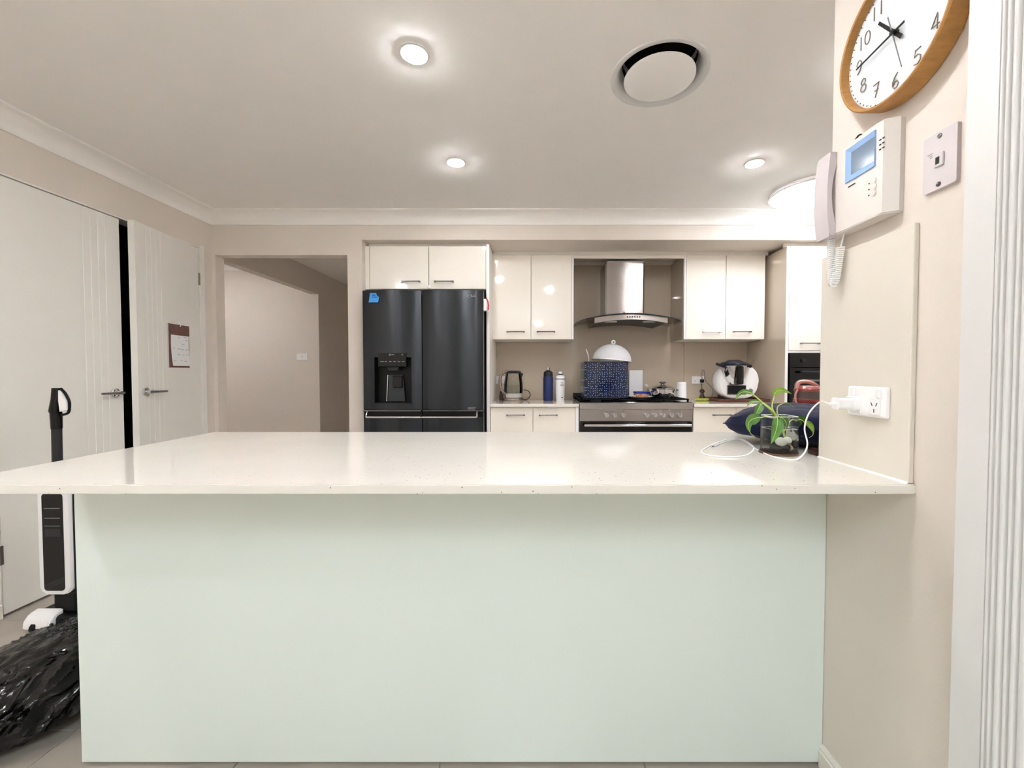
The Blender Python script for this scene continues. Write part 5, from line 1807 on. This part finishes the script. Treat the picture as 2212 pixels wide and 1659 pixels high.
# body: white shell with dark window
VF = VYY - 0.055
bz0, bz1 = vp(110, 1284, VF).z, vp(120, 1045, VF).z
bxa, bxb = vp(86, 1240, VF).x, vp(152, 1240, VF).x
bxm = (bxa + bxb) / 2
bw = (bxb - bxa)
mb = MB()
mb.prism(rounded(bw, bz1 - bz0, 0.030, 8, bxm, (bz0 + bz1) / 2), 'y', -0.055, 0.06)
bmesh.ops.bevel(mb.bm, geom=[e for e in mb.bm.edges if abs(e.verts[0].co.y - e.verts[1].co.y) < 1e-6], offset=0.005, segments=2, affect='EDGES')
bd = mb.build('body', 'white_gloss', vac, True)
wx0, wx1 = vp(94, 1200, VF).x, vp(139, 1200, VF).x
wz0_, wz1_ = vp(110, 1276, VF).z, vp(110, 1066, VF).z
mb = MB()
mb.prism(rounded(wx1 - wx0, wz1_ - wz0_, 0.016, 5, (wx0 + wx1) / 2, (wz0_ + wz1_) / 2), 'y', -0.0565, -0.050)
wn = mb.build('tank_window', 'black_gloss', bd)
for py_, hgt in ((1098, 0.003), (1119, 0.003), (1136, 0.003)):
    q = vp(116, py_, VF)
    MB().box(wx0 + 0.012, wx1 - 0.012, -0.0585, -0.0562, q.z - hgt / 2, q.z + hgt / 2).build('tank_ridge', 'mid_grey', wn)
q = vp(116, 1148, VF)
MB().box(wx0 + 0.012, wx1 - 0.012, -0.0575, -0.0562, q.z - 0.024, q.z + 0.012).build('float_block', 'dark_grey', wn)
MB().box(bxb - 0.002, bxb + 0.012, -0.04, 0.06, bz0 + 0.01, bz1 + 0.02, 0.006).build('rear_spine', 'black', vac)
# floor head
MB().box(bxm - 0.02, bxb + 0.02, -0.05, 0.05, 0.055, bz0 + 0.012, 0.012).build('neck', 'black', vac)
MB().box(bxa - 0.04, bxb + 0.05, -0.085, 0.08, 0.006, 0.062, 0.016, 3).build('floor_head', 'black', vac)
hx_ = (vp(47, 1310, VYY - 0.11).x, vp(110, 1310, VYY - 0.11).x)
mb = MB()
mb.prism([(-0.115, 0.018), (-0.112, 0.052), (-0.090, 0.076), (-0.05, 0.084), (-0.05, 0.018)], 'x', hx_[0], hx_[1] - 0.01)
bmesh.ops.bevel(mb.bm, geom=list(mb.bm.edges), offset=0.006, segments=2, affect='EDGES')
mb.build('head_cover', 'white_gloss', vac, True)
for sx in (hx_[0] + 0.05, hx_[1] + 0.03):
    MB().lathe([(0.020, -0.012), (0.024, -0.008), (0.024, 0.008), (0.020, 0.012)], (sx, -0.10, 0.024), 20, 'x').build('wheel', 'black', vac, True)
MB().tube([(hx_[1] - 0.005, -0.11, 0.020), (hx_[1] + 0.002, -0.112, 0.045)], 0.006, 8).build('release_catch', 'chrome_dark', vac, True)

# garbage bag leaning by the island
gbag = MB()
rows = []
BX, BY = -1.70, 1.40
for i in range(91):
    v = i / 90
    th = PI * v
    row = []
    for k in range(168):
        a = 2 * PI * k / 168
        zz = 0.5 - 0.5 * math.cos(th)
        r = math.sin(th) ** 0.55
        rx, ry = 0.27, 0.27
        # narrower towards the folded top
        r *= 1.0 - 0.30 * zz ** 2
        x, y = rx * r * math.cos(a), ry * r * math.sin(a)
        z = 0.252 * zz
        d = Vector((x, y, z))
        dq = Vector((d.x * 1.6, d.y * 1.2, d.z * 0.8))
        wob = Vector((noise.noise(d * 9), noise.noise(d * 9 + Vector((5, 0, 0))), noise.noise(d * 9 + Vector((0, 5, 0))))) * 0.05
        r1 = 1 - abs(noise.noise((dq + wob) * 9.0))
        r2 = 1 - abs(noise.noise((dq + wob) * 21.0 + Vector((7, 2, 1))))
        rid = noise.noise(d * 6.0) * 0.035 + (r1 ** 3) * 0.034 + (r2 ** 3) * 0.015 - 0.008
        fold = 0.012 * math.sin(a * 13 + 5 * noise.noise(d * 5)) * zz
        k_ = 1 + (rid - 0.015 + fold) / 0.28
        x, y = x * k_, y * k_
        z = max(0.0, z * (1 + rid * 0.9))
        # spread at the base towards the camera and away from the island
        x += 0.09 * zz - 0.03 * (1 - zz) ** 2
        y += 0.04 * zz - 0.07 * (1 - zz) ** 2
        wx = BX + x
        if wx > IX0 - 0.008:
            x = IX0 - 0.008 - BX
        row.append((x, y, z))
    rows.append(row)
gbag.grid(rows, closed_u=True)
bmesh.ops.remove_doubles(gbag.bm, verts=gbag.bm.verts[:], dist=1e-5)
gt = thing('garbage_bag', 'shiny black plastic garbage bag slumped against the island', 'bag', (BX, BY, 0))
gbag.build('sack', 'bag', gt, True)
mb = MB()
nk = []
for i in range(9):
    v = i / 8
    row = []
    for k in range(40):
        a = 2 * PI * k / 40
        r = 0.075 - 0.035 * math.sin(PI * v) + 0.028 * v
        r *= 1 + 0.22 * math.sin(a * 7 + v * 2) + 0.1 * math.sin(a * 11 + 1)
        row.append((0.17 + r * math.cos(a) * 1.2 + 0.03 * v, 0.08 + r * math.sin(a) + 0.02 * v, 0.205 + 0.050 * v + 0.008 * math.sin(a * 5)))
    nk.append(row)
mb.grid(nk, closed_u=True)
mb.build('gathered_neck', 'bag', gt, True)

# marks too small to pick apart
for o in bpy.data.objects:
    if o.name.split('.')[0] in ('handwriting', 'panel_markings', 'fine_print', 'slots', 'speaker_slots', 'minute_marks', 'embossed_mark', 'leaf_emblem'):
        o['kind'] = 'stuff'
